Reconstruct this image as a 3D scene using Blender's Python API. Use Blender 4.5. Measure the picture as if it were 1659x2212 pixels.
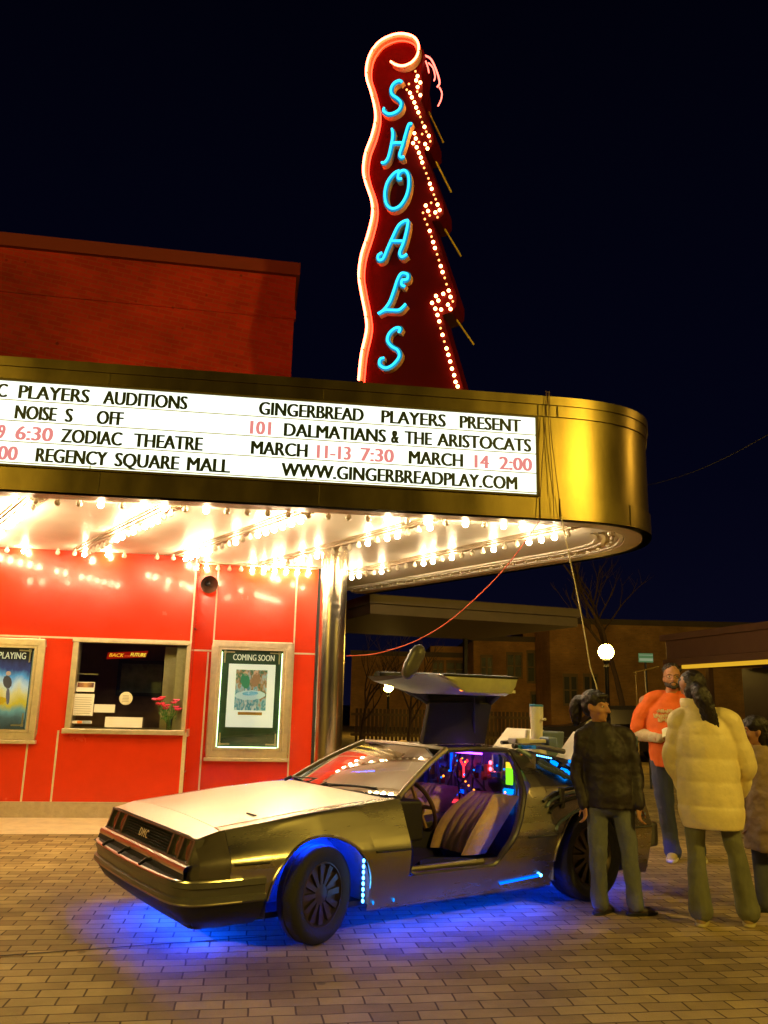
import bpy, bmesh, math, random
from mathutils import Vector, Matrix
random.seed(7)
for o in list(bpy.data.objects): bpy.data.objects.remove(o)
SC = bpy.context.scene; COL = SC.collection
R = math.radians

# ------------------------------------------------------------------ camera
F, PITCH, ROLL, CAMH = 1785.0, R(12.9), 0.024, 1.46     # focal length in pixels of a 1659 x 2212 picture
PW, PH = 1659.0, 2212.0
_fw = Vector((0, math.cos(PITCH), math.sin(PITCH))); _up = Vector((0, -math.sin(PITCH), math.cos(PITCH))); _rt = Vector((1, 0, 0))
RT = math.cos(ROLL)*_rt + math.sin(ROLL)*_up; UP = -math.sin(ROLL)*_rt + math.cos(ROLL)*_up; FW = _fw
CAM = Vector((0, 0, CAMH))
cd = bpy.data.cameras.new('camera'); co = bpy.data.objects.new('camera', cd); COL.objects.link(co)
cd.sensor_fit = 'VERTICAL'; cd.sensor_height = 36; cd.lens = F/PH*36; cd.clip_start = .05; cd.clip_end = 2000
co.matrix_world = Matrix(((RT.x, UP.x, -FW.x, CAM.x), (RT.y, UP.y, -FW.y, CAM.y), (RT.z, UP.z, -FW.z, CAM.z), (0, 0, 0, 1)))
SC.camera = co
SC.view_settings.view_transform = 'Standard'; SC.view_settings.look = 'None'
SC.view_settings.exposure = 0; SC.view_settings.gamma = 1
SC.cycles.use_denoising = True
SC.cycles.max_bounces = 8; SC.cycles.sample_clamp_indirect = 6

# ------------------------------------------------------------------ night sky
w = bpy.data.worlds.new('World'); SC.world = w; w.use_nodes = True
nt = w.node_tree; bg = nt.nodes['Background']
tc = nt.nodes.new('ShaderNodeTexCoord'); sx = nt.nodes.new('ShaderNodeSeparateXYZ'); rp = nt.nodes.new('ShaderNodeValToRGB')
nt.links.new(tc.outputs['Generated'], sx.inputs[0]); nt.links.new(sx.outputs['Z'], rp.inputs[0]); nt.links.new(rp.outputs[0], bg.inputs[0])
rp.color_ramp.elements[0].position = 0; rp.color_ramp.elements[0].color = (.0026, .0026, .0105, 1)
rp.color_ramp.elements[1].position = .75; rp.color_ramp.elements[1].color = (.0004, .0005, .0028, 1)
e = rp.color_ramp.elements.new(.25); e.color = (.0010, .0012, .0066, 1)
bg.inputs[1].default_value = 1.0

# ------------------------------------------------------------------ lamp strengths (each lamp's own light)
L_BULB, L_BOARD, L_GLOBE, L_NEON, L_CYAN, L_SIGNBULB, L_BLUE = 190, 1.7, 420, 66, 2.2, 18, 480

# ------------------------------------------------------------------ helpers
def pray(px, py): return RT*((px-PW/2)/F) - UP*((py-PH/2)/F) + FW
def onz(px, py, z): d = pray(px, py); return CAM + d*((z-CAMH)/d.z)
def onv(px, py, o, az):
    n = Vector((-math.sin(R(az)), math.cos(R(az)), 0)); d = pray(px, py); return CAM + d*(((Vector(o)-CAM).dot(n))/d.dot(n))
def pj(P):
    d = Vector(P)-CAM; z = d.dot(FW); return (PW/2+F*d.dot(RT)/z, PH/2-F*d.dot(UP)/z)
class Plane:
    """vertical plane: s along a horizontal direction, z up, d out towards the street"""
    def __init__(s, o, az):
        s.o = Vector((o[0], o[1], 0)); s.az = az; s.e = Vector((math.cos(R(az)), math.sin(R(az)), 0)); s.n = Vector((math.sin(R(az)), -math.cos(R(az)), 0))
    def __call__(s, a, z, d=0): return s.o + s.e*a + Vector((0, 0, z)) + s.n*d
    def px(s, x, y):
        p = onv(x, y, s.o, s.az); return ((p-s.o).dot(s.e), p.z)
    def solve(s, x, z):
        a = 0.0
        for _ in range(8):
            f0 = pj(s(a, z))[0]; f1 = pj(s(a+.01, z))[0]; a += (x-f0)/((f1-f0)/.01)
        return a

class MB:
    def __init__(s): s.v = []; s.f = []; s.mi = []; s.m = 0
    def add(s, vs, fs):
        b = len(s.v); s.v += [Vector(v) for v in vs]
        for f in fs: s.f.append([b+i for i in f]); s.mi.append(s.m)
        return s
    def quad(s, a, b, c, d): return s.add([a, b, c, d], [(0, 1, 2, 3)])
    def box8(s, p): # 4 bottom, 4 top
        return s.add(p, [(3, 2, 1, 0), (4, 5, 6, 7), (0, 1, 5, 4), (1, 2, 6, 5), (2, 3, 7, 6), (3, 0, 4, 7)])
    def box(s, c, size, ax=None):
        c = Vector(c); X, Y, Z = ax or (Vector((1, 0, 0)), Vector((0, 1, 0)), Vector((0, 0, 1)))
        a, b, h = size[0]/2, size[1]/2, size[2]/2
        return s.box8([c+X*i*a+Y*j*b+Z*k*h for k in (-1, 1) for i, j in ((-1, -1), (1, -1), (1, 1), (-1, 1))])
    def pbox(s, P, s0, s1, z0, z1, d0, d1):
        return s.box8([P(a, z, d) for z in (z0, z1) for a, d in ((s0, d0), (s1, d0), (s1, d1), (s0, d1))])
    def prism(s, bot, top, cap=True):
        n = len(bot); s.add(list(bot)+list(top), [(i, (i+1) % n, n+(i+1) % n, n+i) for i in range(n)] + ([tuple(range(n))[::-1], tuple(range(n, 2*n))] if cap else []))
        return s
    def grid(s, rows, close=False):
        n = len(rows[0]); vs = [p for r in rows for p in r]; fs = []
        for i in range(len(rows)-1):
            for j in range(n if close else n-1):
                k = (j+1) % n; fs.append((i*n+j, i*n+k, (i+1)*n+k, (i+1)*n+j))
        return s.add(vs, fs)
    def tube(s, pts, r, n=8, closed=False, caps=True):
        pts = [Vector(p) for p in pts]; N = len(pts); rs = r if isinstance(r, (list, tuple)) else [r]*N
        rows = []; up = None
        for i, p in enumerate(pts):
            if closed: t = pts[(i+1) % N]-pts[i-1]
            else: t = pts[min(i+1, N-1)]-pts[max(i-1, 0)]
            if t.length < 1e-9: t = Vector((0, 0, 1))
            t.normalize()
            if up is None: up = Vector((0, 0, 1)) if abs(t.z) < .9 else Vector((1, 0, 0))
            a = t.cross(up)
            if a.length < 1e-6: a = t.orthogonal()
            a.normalize(); b = a.cross(t).normalized(); up = b
            rows.append([p+(a*math.cos(2*math.pi*k/n)+b*math.sin(2*math.pi*k/n))*rs[i] for k in range(n)])
        if closed: rows.append(rows[0])
        s.grid(rows, True)
        if caps and not closed:
            s.add(rows[0], [tuple(range(n))[::-1]]); s.add(rows[-1], [tuple(range(n))])
        return s
    def lathe(s, prof, o=(0, 0, 0), ax=(0, 0, 1), n=20):
        ax = Vector(ax).normalized(); a = ax.orthogonal().normalized(); b = ax.cross(a); o = Vector(o)
        s.grid([[o+ax*h+(a*math.cos(2*math.pi*k/n)+b*math.sin(2*math.pi*k/n))*max(r, 1e-4) for k in range(n)] for r, h in prof], True); return s
    def ell(s, c, r, rot=None, n=14, m=9):
        c = Vector(c); rows = []
        for i in range(m+1):
            t = math.pi*i/m; row = []
            for k in range(n):
                p = 2*math.pi*k/n; q = Vector((r[0]*math.sin(t)*math.cos(p), r[1]*math.sin(t)*math.sin(p), r[2]*math.cos(t)))
                row.append(c+(rot @ q if rot else q))
            rows.append(row)
        return s.grid(rows, True)
    def limb(s, pts, rs, n=12, flat=None):
        # smooth tapered limb with rounded ends
        pts = [Vector(p) for p in pts]; P = []; Q = []
        for i in range(len(pts)-1):
            m = 6
            for k in range(m):
                t = k/m; p0 = pts[max(i-1, 0)]; p1 = pts[i]; p2 = pts[i+1]; p3 = pts[min(i+2, len(pts)-1)]
                P.append(.5*((2*p1)+(p2-p0)*t+(2*p0-5*p1+4*p2-p3)*t*t+(3*p1-p0-3*p2+p3)*t**3)); Q.append(rs[i]+(rs[i+1]-rs[i])*t)
        P.append(pts[-1]); Q.append(rs[-1])
        d0 = (P[0]-P[1]).normalized(); d1 = (P[-1]-P[-2]).normalized()
        a = [(P[0]+d0*Q[0]*math.cos(x), Q[0]*math.sin(x)) for x in (.05, .5, 1.0)]; b = [(P[-1]+d1*Q[-1]*math.cos(x), Q[-1]*math.sin(x)) for x in (1.0, .5, .05)]
        PP = [x[0] for x in a]+P+[x[0] for x in b]; QQ = [x[1] for x in a]+Q+[x[1] for x in b]
        return s.tube(PP, QQ, n)
    def rings(s, L, n=24, cap=True):
        # L: (x, y, z, rx, ry[, power])
        rows = []
        for q in L:
            x, y, z, rx, ry = q[:5]; pw = q[5] if len(q) > 5 else 1.0
            row = []
            for k in range(n):
                c, d = math.cos(2*math.pi*k/n), math.sin(2*math.pi*k/n)
                row.append(Vector((x+rx*math.copysign(abs(c)**pw, c), y+ry*math.copysign(abs(d)**pw, d), z)))
            rows.append(row)
        s.grid(rows, True)
        if cap: s.add(rows[0], [tuple(range(n))[::-1]]); s.add(rows[-1], [tuple(range(n))])
        return s
    def build(s, name, mats, parent=None, smooth=False, M=None, bevel=0, angle=40):
        me = bpy.data.meshes.new(name); me.from_pydata([tuple(v) for v in s.v], [], s.f)
        for m in (mats if isinstance(mats, (list, tuple)) else [mats]): me.materials.append(m)
        for p, i in zip(me.polygons, s.mi): p.material_index = i
        bm = bmesh.new(); bm.from_mesh(me); bmesh.ops.remove_doubles(bm, verts=bm.verts, dist=1e-5); bmesh.ops.recalc_face_normals(bm, faces=bm.faces)
        if bevel: bmesh.ops.bevel(bm, geom=[e for e in bm.edges if len(e.link_faces) == 2 and e.calc_face_angle(0) > .5], offset=bevel, segments=2, affect='EDGES', profile=.5)
        bm.to_mesh(me); bm.free()
        if smooth:
            me.polygons.foreach_set('use_smooth', [True]*len(me.polygons))
            me.set_sharp_from_angle(angle=R(angle))
        o = bpy.data.objects.new(name, me); COL.objects.link(o)
        if parent: o.parent = parent
        return o

def fuse(mb, name, mat, parent, vox=.012, smooth=4, fold=0, fs=.10):
    o = mb.build(name, mat, None)
    r = o.modifiers.new('r', 'REMESH'); r.mode = 'VOXEL'; r.voxel_size = vox; r.use_smooth_shade = True
    if smooth:
        q = o.modifiers.new('s', 'SMOOTH'); q.iterations = smooth; q.factor = .5
    if fold:
        tx = bpy.data.textures.get('folds%g' % fs) or bpy.data.textures.new('folds%g' % fs, 'CLOUDS'); tx.noise_scale = fs; tx.noise_depth = 2; tx.cloud_type = 'GRAYSCALE'
        q = o.modifiers.new('d', 'DISPLACE'); q.texture = tx; q.strength = fold; q.mid_level = .5; q.texture_coords = 'LOCAL'
        q = o.modifiers.new('s2', 'SMOOTH'); q.iterations = 1; q.factor = .4
    dg = bpy.context.evaluated_depsgraph_get(); dg.update()
    me = bpy.data.meshes.new_from_object(o.evaluated_get(dg)); o.modifiers.clear(); old = o.data; o.data = me; bpy.data.meshes.remove(old)
    me.polygons.foreach_set('use_smooth', [True]*len(me.polygons))
    if parent: o.parent = parent
    return o
def thing(name, label, cat, loc=(0, 0, 0), rz=0, group=None):
    o = bpy.data.objects.new(name, None); COL.objects.link(o); o.location = loc; o.rotation_euler.z = rz
    o.empty_display_size = .1; o['label'] = label; o['category'] = cat
    if group: o['group'] = group
    return o
def tag(o, label, cat, group=None):
    o['label'] = label; o['category'] = cat
    if group: o['group'] = group
    return o
def struct(o): o['kind'] = 'structure'; return o

def mat(name, col, rough=.55, metal=0, var=0, vs=8, bump=0, bs=60, emis=None, es=0, coat=0, spec=.5, stretch=None):
    m = bpy.data.materials.new(name); m.use_nodes = True; t = m.node_tree; b = t.nodes['Principled BSDF']
    b.inputs['Base Color'].default_value = (*col, 1); b.inputs['Roughness'].default_value = rough; b.inputs['Metallic'].default_value = metal
    b.inputs['Coat Weight'].default_value = coat; b.inputs['Coat Roughness'].default_value = .08; b.inputs['Specular IOR Level'].default_value = spec
    if emis: b.inputs['Emission Color'].default_value = (*emis, 1); b.inputs['Emission Strength'].default_value = es
    if var or bump:
        c = t.nodes.new('ShaderNodeTexCoord'); src = c.outputs['Object']
        if stretch:
            mp = t.nodes.new('ShaderNodeMapping'); mp.inputs['Scale'].default_value = stretch; t.links.new(src, mp.inputs[0]); src = mp.outputs[0]
    if var:
        n = t.nodes.new('ShaderNodeTexNoise'); n.inputs['Scale'].default_value = vs; n.inputs['Detail'].default_value = 6; n.inputs['Roughness'].default_value = .65
        r = t.nodes.new('ShaderNodeValToRGB'); t.links.new(src, n.inputs['Vector']); t.links.new(n.outputs['Fac'], r.inputs[0])
        r.color_ramp.elements[0].position = .3; r.color_ramp.elements[1].position = .7
        r.color_ramp.elements[0].color = (*[max(0, x*(1-var)) for x in col], 1); r.color_ramp.elements[1].color = (*[min(1, x*(1+var)) for x in col], 1)
        t.links.new(r.outputs[0], b.inputs['Base Color'])
        mr = t.nodes.new('ShaderNodeMapRange'); t.links.new(n.outputs['Fac'], mr.inputs[0]); mr.inputs[3].default_value = max(.02, rough-.1); mr.inputs[4].default_value = min(1, rough+.1); t.links.new(mr.outputs[0], b.inputs['Roughness'])
    if bump:
        n2 = t.nodes.new('ShaderNodeTexNoise'); n2.inputs['Scale'].default_value = bs; n2.inputs['Detail'].default_value = 3; t.links.new(src, n2.inputs['Vector'])
        bu = t.nodes.new('ShaderNodeBump'); bu.inputs['Strength'].default_value = bump; bu.inputs['Distance'].default_value = .02
        t.links.new(n2.outputs['Fac'], bu.inputs['Height']); t.links.new(bu.outputs[0], b.inputs['Normal'])
    return m
def emit(name, col, st):
    m = bpy.data.materials.new(name); m.use_nodes = True; t = m.node_tree; t.nodes.clear()
    e = t.nodes.new('ShaderNodeEmission'); e.inputs[0].default_value = (*col, 1); e.inputs[1].default_value = st
    o = t.nodes.new('ShaderNodeOutputMaterial'); t.links.new(e.outputs[0], o.inputs[0]); return m
def glassmat(name, tint, base=.12, ior=1.5, rough=.02):
    m = bpy.data.materials.new(name); m.use_nodes = True; t = m.node_tree; t.nodes.clear()
    tr = t.nodes.new('ShaderNodeBsdfTransparent'); tr.inputs[0].default_value = (*tint, 1)
    g = t.nodes.new('ShaderNodeBsdfGlossy'); g.inputs['Roughness'].default_value = rough
    fr = t.nodes.new('ShaderNodeFresnel'); fr.inputs[0].default_value = ior
    ad = t.nodes.new('ShaderNodeMath'); ad.operation = 'ADD'; ad.use_clamp = True; ad.inputs[1].default_value = base; t.links.new(fr.outputs[0], ad.inputs[0])
    mx = t.nodes.new('ShaderNodeMixShader'); t.links.new(ad.outputs[0], mx.inputs[0]); t.links.new(tr.outputs[0], mx.inputs[1]); t.links.new(g.outputs[0], mx.inputs[2])
    o = t.nodes.new('ShaderNodeOutputMaterial'); t.links.new(mx.outputs[0], o.inputs[0]); return m
def brickmat(name, c1, c2, cm, bw, bh, mort, rot=0, bump=.6, rough=.85, plane='XY', vs=2.0):
    m = bpy.data.materials.new(name); m.use_nodes = True; t = m.node_tree; b = t.nodes['Principled BSDF']
    c = t.nodes.new('ShaderNodeTexCoord'); mp = t.nodes.new('ShaderNodeMapping'); mp.inputs['Rotation'].default_value = rot if isinstance(rot, tuple) else (0, 0, rot)
    t.links.new(c.outputs['Object'], mp.inputs[0])
    nz = t.nodes.new('ShaderNodeTexNoise'); nz.inputs['Scale'].default_value = 3.0; t.links.new(mp.outputs[0], nz.inputs['Vector'])
    va = t.nodes.new('ShaderNodeVectorMath'); va.operation = 'SCALE'; va.inputs['Scale'].default_value = .03; t.links.new(nz.outputs['Color'], va.inputs[0])
    vb = t.nodes.new('ShaderNodeVectorMath'); vb.operation = 'ADD'; t.links.new(mp.outputs[0], vb.inputs[0]); t.links.new(va.outputs[0], vb.inputs[1])
    k = t.nodes.new('ShaderNodeTexBrick'); t.links.new(vb.outputs[0], k.inputs['Vector'])
    k.inputs['Scale'].default_value = 1; k.inputs['Brick Width'].default_value = bw; k.inputs['Row Height'].default_value = bh; k.inputs['Mortar Size'].default_value = mort; k.inputs['Mortar Smooth'].default_value = .3; k.inputs['Bias'].default_value = -.1
    k.inputs['Color1'].default_value = (*c1, 1); k.inputs['Color2'].default_value = (*c2, 1); k.inputs['Mortar'].default_value = (*cm, 1)
    n = t.nodes.new('ShaderNodeTexNoise'); n.inputs['Scale'].default_value = vs; n.inputs['Detail'].default_value = 7; n.inputs['Roughness'].default_value = .7; t.links.new(mp.outputs[0], n.inputs['Vector'])
    r = t.nodes.new('ShaderNodeMapRange'); t.links.new(n.outputs['Fac'], r.inputs[0]); r.inputs[1].default_value = .3; r.inputs[2].default_value = .7; r.inputs[3].default_value = .62; r.inputs[4].default_value = 1.25
    mx = t.nodes.new('ShaderNodeMix'); mx.data_type = 'RGBA'; mx.blend_type = 'MULTIPLY'; mx.inputs[0].default_value = 1; t.links.new(k.outputs['Color'], mx.inputs[6]); t.links.new(r.outputs[0], mx.inputs[7])
    n4 = t.nodes.new('ShaderNodeTexNoise'); n4.inputs['Scale'].default_value = vs*.33; n4.inputs['Detail'].default_value = 5; n4.inputs['Distortion'].default_value = 1.2; t.links.new(mp.outputs[0], n4.inputs['Vector'])
    r4 = t.nodes.new('ShaderNodeMapRange'); t.links.new(n4.outputs['Fac'], r4.inputs[0]); r4.inputs[1].default_value = .35; r4.inputs[2].default_value = .65; r4.inputs[3].default_value = .72; r4.inputs[4].default_value = 1.15
    n5 = t.nodes.new('ShaderNodeTexVoronoi'); n5.inputs['Scale'].default_value = 2.3; t.links.new(mp.outputs[0], n5.inputs['Vector'])
    r5 = t.nodes.new('ShaderNodeMapRange'); t.links.new(n5.outputs['Distance'], r5.inputs[0]); r5.inputs[1].default_value = .045; r5.inputs[2].default_value = .075; r5.inputs[3].default_value = .55; r5.inputs[4].default_value = 1
    m4 = t.nodes.new('ShaderNodeMath'); m4.operation = 'MULTIPLY'; t.links.new(r4.outputs[0], m4.inputs[0]); t.links.new(r5.outputs[0], m4.inputs[1])
    mx2 = t.nodes.new('ShaderNodeMix'); mx2.data_type = 'RGBA'; mx2.blend_type = 'MULTIPLY'; mx2.inputs[0].default_value = 1; t.links.new(mx.outputs[2], mx2.inputs[6]); t.links.new(m4.outputs[0], mx2.inputs[7])
    t.links.new(mx2.outputs[2], b.inputs['Base Color']); b.inputs['Roughness'].default_value = rough; b.inputs['Specular IOR Level'].default_value = .25
    n3 = t.nodes.new('ShaderNodeTexNoise'); n3.inputs['Scale'].default_value = 90; n3.inputs['Detail'].default_value = 4; t.links.new(mp.outputs[0], n3.inputs['Vector'])
    ma = t.nodes.new('ShaderNodeMath'); ma.operation = 'MULTIPLY_ADD'; ma.inputs[1].default_value = -1; t.links.new(k.outputs['Fac'], ma.inputs[0])
    mb = t.nodes.new('ShaderNodeMath'); mb.operation = 'MULTIPLY'; mb.inputs[1].default_value = .35; t.links.new(n3.outputs['Fac'], mb.inputs[0]); t.links.new(mb.outputs[0], ma.inputs[2])
    bu = t.nodes.new('ShaderNodeBump'); bu.inputs['Strength'].default_value = bump; bu.inputs['Distance'].default_value = .012; t.links.new(ma.outputs[0], bu.inputs['Height']); t.links.new(bu.outputs[0], b.inputs['Normal'])
    return m
def rampmat(name, stops, axis='Z', noise=.25, ns=4, rough=.5, es=0, aw=1):
    """printed picture: colours laid out along one axis of the sheet, broken by noise"""
    m = bpy.data.materials.new(name); m.use_nodes = True; t = m.node_tree; b = t.nodes['Principled BSDF']
    c = t.nodes.new('ShaderNodeTexCoord'); n = t.nodes.new('ShaderNodeTexNoise'); n.inputs['Scale'].default_value = ns; n.inputs['Detail'].default_value = 5
    t.links.new(c.outputs['Generated'], n.inputs['Vector']); s = t.nodes.new('ShaderNodeSeparateXYZ'); t.links.new(c.outputs['Generated'], s.inputs[0])
    a = t.nodes.new('ShaderNodeMath'); a.operation = 'MULTIPLY_ADD'; a.inputs[1].default_value = noise*2; a.inputs[2].default_value = -noise+(1-aw)*.5; t.links.new(n.outputs['Fac'], a.inputs[0])
    d = t.nodes.new('ShaderNodeMath'); d.operation = 'ADD'; t.links.new(a.outputs[0], d.inputs[0]); sm = t.nodes.new('ShaderNodeMath'); sm.operation = 'MULTIPLY'; sm.inputs[1].default_value = aw; t.links.new(s.outputs[axis], sm.inputs[0]); t.links.new(sm.outputs[0], d.inputs[1])
    r = t.nodes.new('ShaderNodeValToRGB'); t.links.new(d.outputs[0], r.inputs[0])
    while len(r.color_ramp.elements) < len(stops): r.color_ramp.elements.new(.5)
    for el, (p, q) in zip(r.color_ramp.elements, stops): el.position = p; el.color = (*q, 1)
    t.links.new(r.outputs[0], b.inputs['Base Color']); b.inputs['Roughness'].default_value = rough
    if es: t.links.new(r.outputs[0], b.inputs['Emission Color']); b.inputs['Emission Strength'].default_value = es
    return m

_txt = {}
def text_mesh(body, bold=.02, shear=0):
    k = (body, bold, shear)
    if k in _txt: return _txt[k]
    cu = bpy.data.curves.new('t', 'FONT'); cu.body = body; cu.size = 1; cu.offset = bold; cu.extrude = .0; cu.shear = shear; cu.resolution_u = 3
    o = bpy.data.objects.new('t', cu); COL.objects.link(o); dg = bpy.context.evaluated_depsgraph_get(); dg.update()
    me = bpy.data.meshes.new_from_object(o.evaluated_get(dg)); vs = [v.co.copy() for v in me.vertices]; fs = [tuple(p.vertices) for p in me.polygons]
    bpy.data.objects.remove(o); bpy.data.curves.remove(cu); bpy.data.meshes.remove(me)
    x0 = min(v.x for v in vs); x1 = max(v.x for v in vs)
    _txt[k] = (vs, fs, x0, x1); return _txt[k]
CAPH = .729
def put_text(mb, P, body, s0, s1, z, capz, d, bold=.02, shear=0):
    vs, fs, x0, x1 = text_mesh(body, 0, shear); w = capz*bold
    for k in range(3):
        o = (k-1)*w; zz = (0, 1, 0)[k]*w*.0
        mb.add([P(s0+w+(v.x-x0)/(x1-x0)*(s1-s0-2*w)+o, z+zz+v.y/CAPH*capz, d+k*.0006) for v in vs], fs)

# ------------------------------------------------------------------ materials
M = {}
M['red'] = mat('red_enamel_panel', (.62, .034, .005), .24, 0, .07, 2.4, .03, 1.5, coat=.35)
M['trim'] = mat('pale_trim', (.62, .52, .33), .4, 0, .1, 20)
M['plinth'] = mat('stone_plinth', (.42, .33, .20), .7, 0, .15, 12, .2, 60)
M['alu'] = mat('anodised_frame', (.66, .56, .38), .38, .7, .12, 14, .03, 80)
M['dark'] = mat('dark_interior', (.20, .10, .06), .7, 0, .3, 4)
M['black'] = mat('black_plastic', (.012, .012, .014), .5)
M['rubber'] = mat('black_rubber', (.014, .013, .014), .75, 0, .2, 30, .2, 120)
M['glass'] = glassmat('window_glass', (.92, .95, .92), .03)
M['case_glass'] = glassmat('case_glass', (.95, .98, .95), .02)
M['gold'] = mat('weathered_bronze_cladding', (.20, .15, .05), .33, 1, .25, 2.2, .16, 2.2, stretch=(1, 1, .35))
M['goldseam'] = mat('cladding_seam', (.10, .075, .02), .6, .5)
M['lip'] = mat('painted_soffit_edge', (.46, .34, .24), .5, 0, .1, 8)
M['soffit'] = mat('glossy_soffit_paint', (.86, .80, .68), .42, .05, .06, 3, .05, 1.6)
M['rail'] = mat('bulb_rail_metal', (.48, .40, .28), .4, .4, .1, 10)
M['bulb_on'] = emit('lit_bulb', (1, .75, .42), L_BULB)
M['bulb_off'] = mat('unlit_frosted_bulb', (.80, .72, .56), .25, 0, .05, 9)
M['board'] = emit('backlit_board', (.93, 1.0, .80), L_BOARD)
M['boardrail'] = mat('board_track', (.55, .62, .45), .5)
M['letter'] = mat('dark_green_letter', (.006, .022, .014), .5)
M['letter_red'] = emit('red_translucent_letter', (.85, .27, .24), 1.0)
M['chrome'] = mat('polished_column_steel', (.78, .68, .50), .22, 1, .1, 2, .05, 2, stretch=(1, 1, .2))
M['brick'] = brickmat('theatre_brick', (.40, .024, .012), (.30, .018, .010), (.30, .05, .03), .22, .075, .008, (R(90), 0, R(-9)), .4, .9, vs=.5)
M['roofdark'] = mat('dark_roof', (.03, .028, .03), .8)
M['coping'] = mat('coping', (.16, .016, .010), .8)
M['neon'] = emit('orange_red_neon', (1, .085, .034), L_NEON*.45)
M['neonpink'] = emit('pink_red_neon', (1, .13, .09), 5)
M['cyan'] = emit('cyan_neon', (.03, .62, 1.0), L_CYAN)
M['cyanpaint'] = mat('blue_letter_face', (.02, .35, .62), .35)
M['letterside'] = mat('beige_letter_return', (.62, .36, .16), .5, 0, .15, 9)
M['signred'] = mat('red_sign_face', (.075, .001, .003), .6, 0, .12, 3, spec=.06)
M['signcream'] = mat('cream_border_channel', (.55, .36, .25), .45, 0, .1, 12)
M['signbulb'] = emit('amber_sign_bulb', (1, .42, .13), L_SIGNBULB)
M['signbulb_dim'] = emit('dim_amber_sign_bulb', (1, .30, .08), 5)
M['goldbar'] = mat('gilt_edge_trim', (.75, .52, .06), .5, .3)
M['globe'] = emit('sodium_globe', (1, .60, .10), L_GLOBE*.5)
M['post'] = mat('dark_lamp_post', (.02, .02, .02), .5)
M['paper'] = mat('white_paper', (.82, .80, .72), .7)
M['globe_near'] = emit('sodium_globe_bright', (1, .68, .09), L_GLOBE*3.0)
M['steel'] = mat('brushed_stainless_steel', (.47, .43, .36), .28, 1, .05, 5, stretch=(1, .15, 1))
M['litsteel'] = mat('brushed_stainless_lit', (.82, .76, .65), .35, 1, .04, 3, stretch=(2.5, .25, 1))  # body steel again, lightened to put the soffit's reflection into the bonnet
M['fascia'] = mat('grey_painted_fascia', (.30, .26, .21), .38, .6, .08, 8)
M['bumper'] = mat('dark_grey_bumper', (.085, .08, .08), .38, 0, .1, 10, coat=.2)
M['lamp_glass'] = mat('headlamp_glass', (.12, .11, .09), .08, .4)
M['tyre'] = M['rubber']
M['rim'] = mat('grey_alloy_wheel', (.11, .085, .07), .4, .8, .2, 9)
M['tan'] = mat('pale_tan_leather', (.55, .34, .19), .5, 0, .15, 14, .1, 40)
M['darkleather'] = mat('dark_grey_leather', (.014, .011, .015), .55, 0, .2, 14)
M['doortrim'] = mat('grey_green_door_trim', (.58, .60, .40), .34, .4, .15, 6, .04, 8)
M['purple'] = mat('grey_interior_panel', (.26, .22, .30), .4, .3, .3, 11)
M['led_blue'] = emit('blue_led', (.0, .035, 1.0), L_BLUE)
M['led_blue_side'] = emit('blue_led_side', (.0, .035, 1.0), L_BLUE*.7)
M['led_dot'] = emit('bright_blue_led_dot', (.06, .35, 1.0), 14)
M['led_cyan'] = emit('cyan_blue_led', (.0, .22, 1.0), 2.2)
M['led_dim'] = emit('dim_blue_led', (.0, .06, .85), 2.4)
M['led_red'] = emit('red_led', (1, .03, .05), 2.2)
M['led_pink'] = emit('pink_red_led', (1, .10, .18), 6)
M['led_green'] = emit('green_led', (.25, 1, .02), 1.3)
M['led_amber'] = emit('amber_led', (1, .55, .03), 1.6)
M['led_orange'] = emit('orange_marker_lamp', (1, .22, .02), 4)
M['led_purple'] = emit('violet_strip', (.30, .04, 1.0), 12)
M['windscreen'] = glassmat('windscreen_glass', (.30, .28, .25), .55, 1.5)
M['carglass'] = glassmat('dark_car_glass', (.06, .06, .07), .0, 1.35)
M['whiteparts'] = mat('off_white_painted_part', (.72, .68, .60), .4, 0, .08, 12)
M['bluegrey'] = mat('blue_grey_painted_metal', (.16, .22, .30), .45, .3, .15, 6)
M['skin'] = mat('skin', (.42, .20, .11), .5, 0, .08, 18)
M['hair'] = mat('dark_brown_hair', (.012, .007, .006), .45, 0, .4, 40, .4, 60, stretch=(3, 3, .6))
M['paving'] = brickmat('brick_paving', (.44, .33, .14), (.235, .165, .065), (.10, .062, .026), .23, .115, .0055, R(-9), .8, .8, vs=1.1)
M['concrete'] = mat('pale_concrete', (.72, .60, .36), .75, 0, .14, 5, .25, 40)

# ------------------------------------------------------------------ ground
o = MB().quad((-150, -60, 0), (150, -60, 0), (150, 260, 0), (-150, 260, 0)).build('brick_paving', M['paving']); struct(o)
FA = Plane((-3.7, 10.566), 8.5)      # front of the theatre's entrance wall, at the plinth
pc0 = onz(0, 1803, .0); pc1 = onz(220, 1803, 0)
cdist = -(pc0-FA.o).dot(FA.n)
mb = MB(); mb.add([FA(-9, .004, .02), FA(4.6, .004, .02), FA(4.6, .004, -cdist), FA(-9, .004, -cdist)][::-1], [(0, 1, 2, 3)])
cd_ = (pc0-FA.o).dot(FA.n)
mb = MB(); mb.quad(FA(-9, .005, -.5), FA(3.2, .005, -.5), FA(3.2, .005, cd_), FA(-9, .005, cd_)); struct(mb.build('pavement', M['concrete']))
a, b = onz(0, 2066, 0), onz(330, 2042, 0); d = (b-a).normalized(); a -= d*3; b += d*1.2; n = Vector((-d.y, d.x, 0))*.008
struct(MB().quad(a-n+Vector((0, 0, .004)), b-n+Vector((0, 0, .004)), b+n+Vector((0, 0, .004)), a+n+Vector((0, 0, .004))).build('paving_joint', mat('joint_filler', (.02, .012, .01), .9)))

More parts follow.
